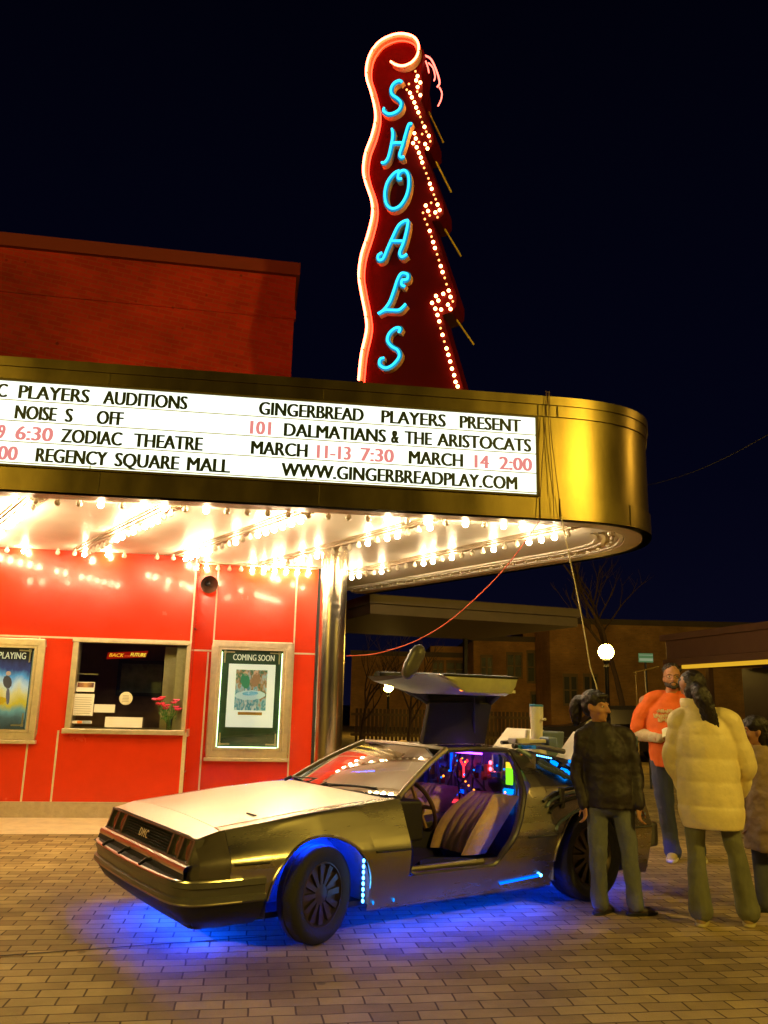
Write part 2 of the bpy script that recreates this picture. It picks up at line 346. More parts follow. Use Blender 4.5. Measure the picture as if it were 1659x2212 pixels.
# ------------------------------------------------------------------ theatre
ZL, ZS = 3.22, 3.262        # underside of the marquee lip, soffit
TH = thing('theatre', 'red enamel panelled cinema front with a ticket window, tall brick auditorium behind it', 'cinema', FA(0, 0))
def onF(o, **k): # geometry is written in world space; children keep it
    o.parent = TH; o.matrix_parent_inverse = Matrix.Translation(-TH.location); return o
PL = .185
sE = FA.solve(430, 3.2)                     # right edge of the projecting block
sE2 = FA.solve(411, 2.1)
sE = (sE+sE2)/2
FB = Plane(FA(0, 0, -.55), 8.5)
bx0, bzt = FA.px(165, 1383); bx0b, bzb = FA.px(140, 1577)
bx1 = FA.solve(410, bzt)
bx0 = FA.solve(164, bzt); bz0 = FA.px(250, 1580)[1]; bzt = FA.px(290, 1391)[1]
def wall_holes(mb, P, s0, s1, z0, z1, holes, d0, d1):
    ss = sorted({s0, s1, *[h[0] for h in holes], *[h[1] for h in holes]}); zz = sorted({z0, z1, *[h[2] for h in holes], *[h[3] for h in holes]})
    for i in range(len(ss)-1):
        run = []
        for j in range(len(zz)-1):
            cs, cz = (ss[i]+ss[i+1])/2, (zz[j]+zz[j+1])/2
            if any(h[0] < cs < h[1] and h[2] < cz < h[3] for h in holes): continue
            if run and abs(run[-1][1]-zz[j]) < 1e-6: run[-1][1] = zz[j+1]
            else: run.append([zz[j], zz[j+1]])
        for a, b in run: mb.pbox(P, ss[i], ss[i+1], a, b, d0, d1)
mb = MB(); wall_holes(mb, FA, -9, sE, PL, ZS-.004, [(bx0, bx1, bz0, bzt)], 0, -.25)
onF(mb.build('front_wall', M['red']))
sR = FB.solve(684, 2.6)
mb = MB(); mb.pbox(FB, sE-.3, sR, PL, ZS-.004, 0, -.25); onF(mb.build('recessed_wall', M['red']))
mb = MB(); mb.pbox(FA, sE-.12, sE-.002, PL, ZS-.006, -.26, -.55); onF(mb.build('return_wall', M['red']))
mb = MB(); mb.pbox(FB, sR+.002, FB.solve(697, 2.6), 0, ZS-.004, .03, -.25); mb.pbox(FB, sR+.03, FB.solve(697, 2.6), .01, ZS-.02, -.26, -5); onF(mb.build('dark_jamb', M['black']))
mb = MB(); mb.pbox(FA, -9, sE+.01, 0, PL, .03, -.2); mb.pbox(FB, sE+.02, sR, 0, PL, .03, -.2); onF(mb.build('plinth', M['plinth'], bevel=.006))
# pale joint strips between the enamel panels
mb = MB()
jz = FA.px(220, 1381)[1]; jt = .011
def vstrip(P, s, z0, z1): mb.pbox(P, s-jt, s+jt, z0, z1, .0035, -.01)
def hstrip(P, z, s0, s1): mb.pbox(P, s0, s1, z-jt, z+jt, .004, -.01)
hstrip(FA, bzt+.05, -9, sE); vstrip(FA, sE-.012, PL, ZS-.006)
l1 = FA.solve(68, 1.0); vstrip(FA, FA.solve(52, .5), PL, bzt+.04)
vstrip(FA, FA.solve(124, .9), PL, bz0); vstrip(FA, FA.solve(396, .6), PL, bz0)
jz2 = FB.px(560, 1409)[1]; hstrip(FB, jz2, sE, sR)
q0 = FB.solve(460, jz2); q1 = FB.solve(634, jz2)
vstrip(FB, q0, jz2, ZS-.006); vstrip(FB, q1, PL, ZS-.006); vstrip(FB, FB.solve(432, .5), PL, jz2-.02)
onF(mb.build('joint_trim', M['trim']))
# ticket window
WN = bpy.data.objects.new('ticket_window', None)
mb = MB(); fw = .075
mb.pbox(FA, bx0-.03, bx1+.01, bzt, bzt+.04, .05, -.2); mb.pbox(FA, bx0-.02, bx0+.05, bz0+.03, bzt-.001, .045, -.2); mb.pbox(FA, bx1-.03, bx1+.01, bz0+.03, bzt-.001, .045, -.2)
fr = onF(mb.build('window_frame', M['alu'], bevel=.006))
mb = MB(); mb.pbox(FA, FA.solve(137, bz0), bx1+.02, bz0-.03, bz0+.03, .12, -.24); mb.build('sill', M['alu'], bevel=.008).parent = fr
mb = MB(); mb.pbox(FA, bx0+.05, bx1-.03, bz0+.03, bzt, -.05, -.056); mb.build('glass', M['glass']).parent = fr
mb = MB()   # room behind the window
D1 = -1.5
rx0, rx1, rz0, rz1 = bx0-.5, bx1+.04, bz0-.5, bzt+.25
for f in ((FA(rx0, rz0, D1), FA(rx1, rz0, D1), FA(rx1, rz1, D1), FA(rx0, rz1, D1)), (FA(rx0, rz0, D1), FA(rx0, rz1, D1), FA(rx0, rz1, -.26), FA(rx0, rz0, -.26)), (FA(rx0, rz0, D1), FA(rx1, rz0, D1), FA(rx1, rz0, -.26), FA(rx0, rz0, -.26)), (FA(rx0, rz1, D1), FA(rx1, rz1, D1), FA(rx1, rz1, -.26), FA(rx0, rz1, -.26))): mb.quad(*f)
onF(mb.build('booth_interior', M['dark']))
mb = MB(); mb.pbox(FA, bx1-.16, bx1-.031, bz0+.03, bzt-.002, -.07, -.24); mb.pbox(FA, bx1-.33, bx1-.17, bz0+.031, bzt-.004, -.30, -.36); onF(mb.build('inner_jamb', M['trim'], bevel=.004))
mb = MB(); mb.pbox(FA, rx0, rx1, bz0-.06, bz0+.028, -.27, -.7); onF(mb.build('counter', M['alu']))
bpy.data.objects.remove(WN)

def flat(name, P, s0, s1, z0, z1, d, m, label=None, cat=None, group=None, th=.004, bev=0):
    o = MB().pbox(P, s0, s1, z0, z1, d, d-th).build(name, m, bevel=bev)
    if label: tag(o, label, cat, group)
    return o
def fpx(P, x0, y0, x1, y1, d):
    """rectangle seen between two picture corners, on the plane set d in front of P"""
    Q = Plane(P(0, 0, d), P.az); a = Q.px(x0, y0); b = Q.px(x1, y1); return a[0], b[0], min(a[1], b[1]), max(a[1], b[1])
def cr(x, y): return (132.7+x*.1760, 1380.3+y*.1760)     # measured on an enlargement of the ticket window
def notice(name, x0, y0, x1, y1, d, m, label, cat, th=.004):
    (a, b), (c, e) = cr(x0, y0), cr(x1, y1); r = fpx(FA, a, b, c, e, d); return flat(name, FA, r[0], r[1], r[2], r[3], d, m, label, cat, th=th), r
IN = -.03
nt1, r = notice('paper_notice', 155, 670, 380, 945, IN, M['paper'], 'large white paper notice taped inside the ticket window', 'notice')
mb = MB()
for i in range(9):
    z = r[3]-.05-i*.027; mb.pbox(FA, r[0]+.02, r[1]-.02-.03*random.random(), z, z+.006, IN+.003, IN+.001)
mb.build('print', mat('grey_print', (.35, .33, .28), .7)).parent = nt1
cd1, r = notice('picture_card', 190, 525, 400, 650, IN, M['paper'], 'small card with a dark red picture above the large white notice', 'card')
z0, z1 = r[2]+(r[3]-r[2])*.45, r[3]-.008
MB().pbox(FA, r[0]+.01, r[1]-.01, z0, z1, IN+.003, IN+.001).build('picture', rampmat('card_picture', [(0, (.10, .01, .02)), (.5, (.45, .25, .08)), (1, (.05, .01, .03))], 'X', .3, 5)).parent = cd1
notice('paper_slip', 405, 800, 650, 905, IN, M['paper'], 'landscape white slip beside the large notice in the ticket window', 'notice')
st, r = notice('card_sticker', 135, 1000, 370, 1040, IN, M['paper'], 'strip of coloured payment stickers low on the ticket window glass', 'sticker')
mb = MB(); w3 = (r[1]-r[0])/4; mb.pbox(FA, r[0]+w3, r[0]+2*w3, r[2]+.003, r[3]-.003, IN+.003, IN+.001); mb.build('sticker', mat('orange_sticker', (.75, .22, .05), .5)).parent = st
mb = MB(); mb.pbox(FA, r[0]+2.1*w3, r[1]-.01, r[2]+.003, r[3]-.003, IN+.003, IN+.001); mb.build('sticker', mat('blue_grey_sticker', (.32, .38, .5), .5)).parent = st
# notice rail
t, r = notice('notice_rail', 195, 420, 450, 440, -.10, M['alu'], 'short metal rail hanging above the picture card in the ticket window', 'rail', th=.015)
# speaking grille
(a, b) = cr(785, 730); p = FA.px(a, b)
mb = MB(); mb.lathe([(.0, .012), (.05, .012), (.075, .008), (.082, -.002), (.0, -.002)], FA(p[0], p[1], -.04), FA.n, 28)
g = mb.build('speaking_grille', mat('pale_grille', (.80, .74, .55), .5), smooth=True); tag(g, 'round cream speaking grille in the middle of the ticket window', 'grille')
mb = MB()
for i in range(-2, 3): mb.pbox(FA, p[0]-.04, p[0]+.04, p[1]+i*.018-.003, p[1]+i*.018+.003, -.024, -.034)
mb.build('slot', mat('grille_slot', (.35, .31, .22), .6)).parent = g
t, r = notice('counter_sign', 540, 955, 985, 1090, .06, M['paper'], 'blank cream board propped on the ticket window sill', 'board', th=.02)
# framed picture inside
t = thing('framed_picture', 'dim framed picture on the back wall inside the ticket booth', 'picture', (0, 0, 0))
a, b = cr(745, 300); c, e = cr(1220, 665); r = fpx(FA, a, b, c, e, -1.44)
MB().pbox(FA, r[0]-.05, r[1]+.05, r[2]-.05, r[3]+.05, -1.44, -1.48).build('frame', M['black'], t)
MB().pbox(FA, r[0], r[1], r[2], r[3], -1.43, -1.439).build('picture', rampmat('dim_picture', [(0, (.12, .16, .15)), (.5, (.34, .36, .32)), (1, (.10, .12, .15))], 'Z', .5, 4), t)
# glowing title sign
t = thing('title_sign', 'small glowing orange and yellow slanted title sign in the ticket window', 'sign', (0, 0, 0))
a, b = cr(590, 160); c, e = cr(1040, 232); r = fpx(FA, a, b, c, e, -.1); hh = r[3]-r[2]
for k, (x0, x1, word, zz, ch, mm) in enumerate(((0, .40, 'BACK', .02, .78, emit('sign_amber', (1, .42, .02), 1.5)), (.41, .56, 'TO THE', .10, .34, emit('sign_red', (1, .12, .02), 1.3)), (.57, 1, 'FUTURE', .22, .80, emit('sign_yellow', (1, .72, .06), 1.6)))):
    mb = MB(); put_text(mb, FA, word, r[0]+(r[1]-r[0])*x0, r[0]+(r[1]-r[0])*x1, r[2]+hh*zz, hh*ch, -.094, .03, .25); mb.build('lettering', mm, t)
mb = MB(); mb.box8([FA(r[0]-.03, r[2]-.03, -.11), FA(r[1]-.01, r[2]+hh*.12, -.11), FA(r[1]-.01, r[2]+hh*.12, -.104), FA(r[0]-.03, r[2]-.03, -.104), FA(r[0]-.02, r[3]-.005, -.11), FA(r[1]+.02, r[3]+.03, -.11), FA(r[1]+.02, r[3]+.03, -.104), FA(r[0]-.02, r[3]-.005, -.104)])
mb.build('backing', emit('sign_deep_red', (.55, .01, .0), .6), t)
# flower vase on the sill
p = FA.px(*cr(1325, 1040)); vz = bz0+.03
t = thing('flower_vase', 'glass vase of pink flowers on the ticket window sill', 'vase', FA(p[0], vz, .03))
MB().lathe([(.0, 0), (.035, 0), (.032, .03), (.036, .10), (.05, .17), (.046, .17), (.03, .08), (.0, .02)], n=18).build('vase', glassmat('green_glass', (.65, .85, .55), .05), t, True)
mb = MB()
heads = []
for i in range(13):
    a = random.random()*6.28; rr_ = .05+.12*random.random(); top = Vector((math.cos(a)*rr_*1.3, math.sin(a)*rr_*.5, .24+.15*random.random()))
    mb.tube([(0, 0, .03), (top.x*.4, top.y*.4, .15), top], .004, 5); heads.append(top)
    for k in range(3):
        q = Vector((top.x*.6, top.y*.6, .12+.05*k)); d = Vector((random.uniform(-1, 1), random.uniform(-1, 1), .6)).normalized(); n = d.cross(Vector((0, 0, 1))).normalized()*.012
        mb.add([q, q+d*.03+n, q+d*.075, q+d*.03-n], [(0, 1, 2, 3)])
mb.build('stems', mat('green_stem', (.08, .20, .04), .6), t)
for i, h in enumerate(heads[:11]):
    mb = MB(); rr_ = random.uniform(.032, .048)
    for k in range(9):
        a = k*2.4; q = Vector((math.cos(a), math.sin(a)*.8, .3+.1*k/9))*rr_*(.35+.07*k); mb.ell(h+q, (rr_*.5, rr_*.5, rr_*.35), n=7, m=5)
    mb.build('flower', mat('pink_petal', random.choice([(.75, .05, .16), (.80, .10, .25), (.65, .03, .08)]), .6, 0, .2, 30), t, True)

# display cases
def display_case(P, xs, zt, zb, name_label, word, wfrac, art):
    x0, x1 = xs; t = thing('display_case', name_label, 'display case', P((x0+x1)/2, zb, .03), 0, 'poster cases on the red front')
    Q = lambda a, z, d=0: P(a, z, d)-t.location
    mb = MB(); o, i_ = .085, .05
    for a, b, c, d in ((x0, x1, zt-o, zt), (x0, x1, zb, zb+o), (x0, x0+o, zb+o, zt-o), (x1-o, x1, zb+o, zt-o)): mb.pbox(Q, a, b, c, d, .07, .002)
    f = mb.build('frame', M['alu'], t, bevel=.012)
    mb = MB(); o2 = o+.035
    for a, b, c, d in ((x0+o, x1-o, zt-o2, zt-o), (x0+o, x1-o, zb+o, zb+o2), (x0+o, x0+o2, zb+o2, zt-o2), (x1-o2, x1-o, zb+o2, zt-o2)): mb.pbox(Q, a, b, c, d, .058, .004)
    mb.build('inner_frame', M['alu'], t, bevel=.006)
    mb = MB(); mb.pbox(Q, x0-.02, x1+.02, zb-.045, zb-.001, .10, .002); mb.build('sill', M['alu'], t, bevel=.008)
    MB().pbox(Q, x0+o2, x1-o2, zb+o2, zt-o2, .008, .003).build('backing', art['back'], t)
    W_, H_ = x1-x0, zt-zb
    for sx in (x0+o2+.012, x1-o2-.012):
        MB().pbox(Q, sx-.006, sx+.006, zb+o2+.01, zt-o2-.03, .022, .012).build('light_tube', emit('case_tube', (.80, 1, .55), art['tube']), t)
    hz = zt-o2-.135
    if art.get('foot'): MB().pbox(Q, x0+o2+.03, x1-o2-.03, zb+o2+.004, zb+o2+.018, .022, .012).build('light_tube', emit('case_tube', (.80, 1, .55), art['tube']), t)
    mb = MB(); put_text(mb, Q, word, x0+W_*wfrac[0], x0+W_*wfrac[1], hz, .085, .0115, .02); mb.build('lettering', mat('white_lettering', (.85, .85, .75), .5, emis=(.8, .85, .7), es=.35), t)
    mb = MB()
    for sx, sz, hx, hz_ in ((x0+o2+.05, zt-o2-.03, 1, -1), (x1-o2-.05, zt-o2-.03, -1, -1), (x0+o2+.05, zb+o2+.05, 1, 1), (x1-o2-.05, zb+o2+.05, -1, 1)):
        mb.box(Q(sx+hx*.065, sz, .024), (.13, .008, .018), (P.e, P.n, Vector((0, 0, 1)))); mb.box(Q(sx, sz+hz_*.075, .025), (.018, .008, .14), (P.e, P.n, Vector((0, 0, 1))))
        mb.box(Q(sx, sz, .027), (.034, .008, .034), (P.e, P.n, Vector((0, 0, 1))))
    mb.build('corner_bracket', M['trim'], t)
    for (nm, fx0, fx1, fz0, fz1, d, m) in art['sheets']: MB().pbox(Q, x0+W_*fx0, x0+W_*fx1, zb+H_*fz0, zb+H_*fz1, d, d-.002).build(nm, m, t)
    for (fx, fz, rx, rz, rot, m) in art.get('shapes', ()):
        cx, cz = x0+W_*fx, zb+H_*fz; n_ = 22; P0 = [(rx*W_*math.cos(6.2832*i/n_), rz*H_*math.sin(6.2832*i/n_)*(1 if i % 2 else .86)) for i in range(n_)]
        MB().add([Q(cx+a*math.cos(rot)-b*math.sin(rot), cz+a*math.sin(rot)+b*math.cos(rot), .0185) for a, b in P0], [tuple(range(n_))]).build('art_shape', m, t)
    MB().pbox(Q, x0+o2, x1-o2, zb+o2, zt-o2, .045, .042).build('glass', M['case_glass'], t)
    return t
zt = FB.px(545, 1386)[1]; zb = FB.px(528, 1644)[1]+.045
c0, c1 = FB.solve(461, zt), FB.solve(632, zt)
darkgreen = mat('dark_green_backing', (.035, .085, .05), .5, 0, .3, 3)
def pmat(n, c): return mat(n, c, .6, emis=c, es=.3)
M['backlit'] = mat('backlit_poster_paper', (.85, .84, .78), .6, emis=(.95, 1, .86), es=.50)
art1 = rampmat('abstract_blue_poster_art', [(0, (.35, .55, .72)), (.18, (.75, .80, .80)), (.32, (.05, .30, .42)), (.45, (.42, .62, .70)), (.58, (.50, .28, .14)), (.70, (.04, .20, .12)), (.82, (.62, .52, .42)), (.92, (.10, .08, .28)), (1, (.05, .04, .20))], 'Z', .75, 4.2, es=.25, aw=.35)
display_case(FB, (c0, c1), zt, zb, 'poster case with COMING SOON header and a white sheet, beside the steel column', 'COMING SOON', (.26, .78), dict(back=darkgreen, tube=4.0, foot=1, shapes=[(.43, .655, .055, .075, .2, pmat('poster_green', (.06, .30, .16))), (.56, .665, .05, .07, -.2, pmat('poster_brown', (.42, .24, .13))), (.43, .715, .03, .022, 0, pmat('poster_peach', (.75, .50, .34))), (.56, .725, .03, .022, 0, pmat('poster_peach', (.75, .50, .34))), (.50, .53, .19, .045, .05, pmat('poster_pale_blue', (.62, .80, .86))), (.50, .545, .10, .02, .05, pmat('poster_teal', (.10, .45, .55)))], sheets=[
    ('poster', .215, .80, .255, .80, .0135, M['backlit']), ('poster_art', .31, .70, .40, .75, .016, art1),
    ('poster_band', .36, .66, .36, .385, .016, mat('orange_band', (.65, .35, .05), .6))]))
zt2 = FA.px(50, 1379)[1]; zb2 = FA.px(36, 1606)[1]+.045
c1 = FA.solve(101, zt2); c0 = c1-1.0
art2 = rampmat('abstract_sky_poster_art', [(0, (.05, .07, .06)), (.14, (.10, .16, .15)), (.26, (.20, .42, .40)), (.36, (.75, .55, .03)), (.50, (.85, .72, .30)), (.62, (.72, .80, .85)), (.76, (.12, .42, .80)), (.88, (.04, .06, .24)), (1, (.02, .02, .07))], 'Z', .20, 3.2, es=.45)
display_case(FA, (c0, c1), zt2, zb2, 'poster case with NOW PLAYING header and blue and yellow sheet, beside the ticket window', 'NOW PLAYING', (.22, .78), dict(back=mat('black_backing', (.02, .02, .03), .5), tube=.25, shapes=[(.60, .56, .05, .07, .3, pmat('poster_grey', (.12, .10, .11))), (.60, .645, .03, .024, 0, pmat('poster_peach', (.75, .50, .34))), (.625, .42, .022, .09, .1, pmat('poster_slate', (.20, .19, .26))), (.46, .36, .16, .05, .2, pmat('poster_gold', (.85, .55, .02)))], sheets=[('poster_art', .15, .85, .10, .78, .0135, art2)]))

# loudspeaker on the corner of the wall
p = FB.px(442, 1256); o_ = FB(p[0], p[1], .0)
t = thing('horn_speaker', 'dark round horn loudspeaker high on the red wall', 'loudspeaker', o_)
MB().lathe([(.03, .0), (.03, .10), (.05, .14), (.09, .22), (.115, .26), (.12, .27), (.10, .25), (.04, .16), (.0, .15)], ax=FB.n+Vector((.35, 0, -.3)), n=22).build('horn', mat('dark_horn', (.10, .05, .03), .35, .5), t, True)
MB().lathe([(.0, .19), (.035, .19), (.02, .24), (.0, .245)], ax=FB.n+Vector((.35, 0, -.3)), n=14).build('driver', M['black'], t, True)

# brick auditorium
BK = Plane((-1.55, 12.35), 9.0)
bz = BK.px(638, 572)[1]-.22; b1 = BK.solve(634, 7.3)
mb = MB(); mb.pbox(BK, b1-26, b1, ZS+.09, bz, 0, -18); onF(mb.build('auditorium_wall', M['brick']))
mb = MB(); mb.pbox(BK, b1-26.1, b1+.06, bz, bz+.22, .08, -18.1); onF(mb.build('coping', M['coping']))
mb = MB(); mb.pbox(BK, b1-26, b1+.025, bz-.75, bz-.6, .02, -.1); onF(mb.build('brick_band', M['brick']))

# ------------------------------------------------------------------ marquee
def o2(x, y): p = onz(x, y, ZL); return Vector((p.x, p.y))
A0, A1 = o2(0, 1056), o2(1165, 1119); da = (A1-A0).normalized()
# round nose and far side, traced where the lip's outer edge runs
_np = [(1165, 1119), (1255, 1124.5), (1320, 1130.5), (1372, 1139), (1402, 1150), (1408, 1160), (1404, 1172), (1388, 1184), (1350, 1196), (1285, 1209), (1203, 1221.5), (1078, 1241), (940, 1261), (889, 1270)]
_nw = [o2(*q) for q in _np]
db = (_nw[-1]-_nw[-4]).normalized(); T0 = A1
for k in (-3, -2, -1): _nw[k] = _nw[-4]+db*((_nw[k]-_nw[-4]).dot(db))
def _cr(P, m):
    P = [P[0]-da*.6]+P; r = []
    for i in range(1, len(P)-1):
        p0, p1, p2, p3 = P[i-1], P[i], P[i+1], P[min(i+2, len(P)-1)]
        for k in range(m): t = k/m; r.append(.5*((2*p1)+(p2-p0)*t+(2*p0-5*p1+4*p2-p3)*t*t+(3*p1-p0-3*p2+p3)*t**3))
    return r+[P[-1]]
_cv = [A0-da*5.0, A0]+_cr(_nw, 5)
for _ in range(3):    # relax tracing wobble
    _cv = _cv[:2]+[_cv[i]*.5+(_cv[i-1]+_cv[i+1])*.25 for i in range(2, len(_cv)-1)]+_cv[-1:]
_cv += [_cv[-1]+db*1.2]
cen = Vector((1.9, 8.9))
def outline(off):
    r = []
    for i, p in enumerate(_cv):
        t = (_cv[min(i+1, len(_cv)-1)]-_cv[max(i-1, 0)]).normalized(); r.append(p+Vector((-t.y, t.x))*off)
    return r
MQ = thing('cinema_marquee', 'wedge shaped bronze cinema marquee with rounded nose, lit letter board and rows of bulbs beneath', 'marquee', (cen.x, cen.y, ZL))
def onM(o, parent=None):
    o.parent = parent or MQ
    if not parent: o.matrix_parent_inverse = Matrix.Translation(-MQ.location)
    return o
FP = Plane(A0, math.degrees(math.atan2(da.y, da.x)))
zP0, zP1 = FP.px(600, 1036)[1], FP.px(577, 863)[1]
zP1 = (FP.px(0, 822)[1]+FP.px(1155, 903)[1])/2; zP0 = (FP.px(0, 1003)[1]+FP.px(1158, 1067)[1])/2
ZT = FP.px(590, 817)[1]+.02
out = outline(0)
def band(off0, off1, z0, z1, name, m, smooth=True):
    a, b = outline(off0), outline(off1); mb = MB()
    rows = [[Vector((p.x, p.y, z)) for p in q] for q, z in ((b, z0), (a, z0), (a, z1), (b, z1))]
    mb.grid(rows); return onM(mb.build(name, m, smooth=smooth, angle=30))
band(0, .10, ZL, zP0-.012, 'lower_fascia', M['gold'])
band(.018, .12, zP0-.012, zP1+.03, 'mid_fascia', M['gold'])
band(0, .10, zP1+.03, ZT-.09, 'upper_fascia', M['gold'])
band(-.015, .12, ZT-.09, ZT, 'top_rim', M['gold'])
sN = (T0-A0).dot(da)
for s_ in (FP.solve(1166, 3.4), FP.solve(1208, 3.6), FP.solve(690, 3.4), FP.solve(215, 3.4)):
    onM(MB().pbox(FP, s_-.005, s_+.005, ZL+.004, zP0-.03, .006, -.03).build('cladding_seam', M['goldseam'])); onM(MB().pbox(FP, s_-.005, s_+.005, zP1+.035, ZT-.1, .006, -.03).build('cladding_seam', M['goldseam']))
for i in (16, 34):
    q = outline(0); t_ = (q[i+1]-q[i-1]).normalized(); tg = Vector((t_.x, t_.y, 0)); nn = Vector((t_.y, -t_.x, 0))
    onM(MB().box(Vector((q[i].x, q[i].y, (ZL+zP0)/2)), (.008, .012, zP0-ZL-.03), (tg, nn, Vector((0, 0, 1)))).build('cladding_seam', M['goldseam']))
# lip and soffit
lipw = .285
a, b = outline(.0), outline(lipw)
mb = MB(); mb.grid([[Vector((p.x, p.y, ZL)) for p in a], [Vector((p.x, p.y, ZL)) for p in b], [Vector((p.x, p.y, ZS)) for p in b]]); onM(mb.build('lip', M['lip']))
b2 = outline(lipw-.005)
mb = MB(); b2 = b2+[Vector((-9, 14.5))]; mb.add([Vector((p.x, p.y, ZS)) for p in b2], [tuple(range(len(b2)))]); onM(mb.build('soffit', M['soffit']))
# stepped moulding on the far side
for k, (f0, f1) in enumerate(((lipw+.01, lipw+.05), (lipw+.19, lipw+.23), (lipw+.28, lipw+.31))):
    p0, p1 = outline(f0), outline(f1); p0, p1 = p0[20:], p1[20:]
    mb = MB(); mb.grid([[Vector((p.x, p.y, z)) for p in q] for q, z in ((p0, ZS), (p0, ZS-.035+.008*k), (p1, ZS-.035+.008*k), (p1, ZS))]); onM(mb.build('soffit_moulding', M['soffit']))
t_ = outline(.1)+[Vector((-9, 14.5))]; mb = MB(); mb.add([Vector((p.x, p.y, ZT-.03)) for p in t_], [tuple(range(len(t_)))]); onM(mb.build('roof_deck', M['roofdark']))
# letter board
sb1 = FP.solve(1157, (zP0+zP1)/2)
bd = onM(MB().pbox(FP, -3.2, sb1, zP0, zP1, .004, -.015).build('letter_board', M['board']))
mb = MB(); mb.pbox(FP, -3.2, sb1+.03, zP0-.02, zP0-.001, .02, -.012); mb.pbox(FP, -3.2, sb1+.03, zP1+.001, zP1+.02, .02, -.012); mb.pbox(FP, sb1+.001, sb1+.03, zP0, zP1, .02, -.012)
onM(mb.build('board_frame', M['goldseam']))
RH = (zP1-zP0)/4
mb = MB()
for i in range(4): mb.pbox(FP, -3.2, sb1, zP0+RH*i+.012, zP0+RH*i+.020, .010, .0045)
for x in (196, 662): q = FP.solve(x, zP0+.05); mb.pbox(FP, q-.004, q+.004, zP0, zP0+.03, .012, .0045)
onM(mb.build('letter_track', M['boardrail']))
rows = [  # (row from the bottom, [(x0, x1, word, red)])
 (3, [(-6, 18, 'C', 0), (41, 195, 'PLAYERS', 0), (223, 406, 'AUDITIONS', 0), (559, 786, 'GINGERBREAD', 0), (823, 963, 'PLAYERS', 0), (992, 1125, 'PRESENT', 0)]),
 (2, [(33, 124, 'NOISE', 0), (141, 159, 'S', 0), (209, 268, 'OFF', 0), (540, 586, '101', 1), (613, 834, 'DALMATIANS', 0), (844, 862, '&', 0), (873, 933, 'THE', 0), (943, 1147, 'ARISTOCATS', 0)]),
 (1, [(-4, 13, '9', 1), (34, 116, '6:30', 1), (132, 265, 'ZODIAC', 0), (289, 439, 'THEATRE', 0), (542, 665, 'MARCH', 0), (684, 758, '11-13', 1), (778, 851, '7:30', 1), (882, 1000, 'MARCH', 0), (1024, 1056, '14', 1), (1077, 1149, '2:00', 1)]),
 (0, [(-4, 40, '00', 1), (78, 233, 'REGENCY', 0), (248, 388, 'SQUARE', 0), (404, 498, 'MALL', 0), (607, 1117, 'WWW.GINGERBREADPLAY.COM', 0)])]
for i, words in rows:
    for red in (0, 1):
            for x0, x1, wd, rd in words:
                if rd != red: continue
                mb = MB(); zc = zP0+RH*i+RH*.5; put_text(mb, FP, wd, FP.solve(x0, zc), FP.solve(x1, zc), zP0+RH*i+RH*.175, RH*.70, .013, .058); onM(mb.build('lettering', M['letter_red'] if red else M['letter']))
# bulbs
bulb_me = {}
def bulb_mesh(on):
    if on not in bulb_me:
        o = MB().lathe([(.0, -.082), (.014, -.079), (.025, -.070), (.030, -.055), (.0275, -.040), (.020, -.025), (.014, -.012), (.014, .005)], n=12).build('bulb', M['bulb_on'] if on else M['bulb_off'], None, True)
        bulb_me[on] = o.data; bpy.data.objects.remove(o)
    return bulb_me[on]
B = []   # (position, lit)
rd = Vector((-.565, .825)).normalized()
row_px = [((198, 1180), (368, 1102)), ((405, 1203), (663, 1111)), ((733, 1180), (949, 1125)), ((756, 1245), (1216, 1148))]
mbR = MB()
def rail(p, q, off=.0):
    p, q = Vector((p.x, p.y, ZS)), Vector((q.x, q.y, ZS)); d = (q-p); L = d.length; d.normalize(); n = Vector((-d.y, d.x, 0))
    mbR.box((p+q)/2-Vector((0, 0, .012)), (L, .15, .022), (d, n, Vector((0, 0, 1))))
    mbR.box((p+q)/2-Vector((0, 0, .03)), (L, .07, .02), (d, n, Vector((0, 0, 1))))
    for sgn in (-1, 1): mbR.box((p+q)/2+n*sgn*.10-Vector((0, 0, .006)), (L, .018, .012), (d, n, Vector((0, 0, 1))))
def facade_hit(p):   # where a row meets the entrance wall
    for P_, lim in ((FA, sE), (FB, 99)):
        o_ = Vector((P_.o.x, P_.o.y)); n = Vector((P_.n.x, P_.n.y)); tt = (o_-p).dot(n)/rd.dot(n); h = p+rd*tt; s_ = (h-o_).dot(Vector((P_.e.x, P_.e.y)))
        if s_ < lim: return tt
    return tt
nrow = Vector((-da.y, da.x))
for k in range(-1, 5):
    if k < 0: (x, y) = row_px[0][0]; base = o2(*row_px[0][0]) - (o2(*row_px[1][1])-o2(*row_px[0][1]))
    elif k == 4: continue
    else: base = o2(*row_px[k][1])
    st = base+rd*(((A0+nrow*.42)-base).dot(nrow)/rd.dot(nrow))
    if k == 3: L = 4.5
    else: L = min(facade_hit(st)-.16, 4.4)
    rail(st, st+rd*L)
    n_ = int(L/.188)
    for i in range(n_):
        q = st+rd*(.08+i*.188); B.append((Vector((q.x, q.y, ZS-.036)), random.random() < (.66 if k < 3 else .5)))
fr0 = outline(lipw+.10)
p = fr0[0]; q = T0+nrow*(lipw+.10); L = (q-p).length
for i in range(int(L/.196)):
    r_ = q-da*(.05+i*.196); B.append((Vector((r_.x, r_.y, ZS-.004)), random.random() < .36))
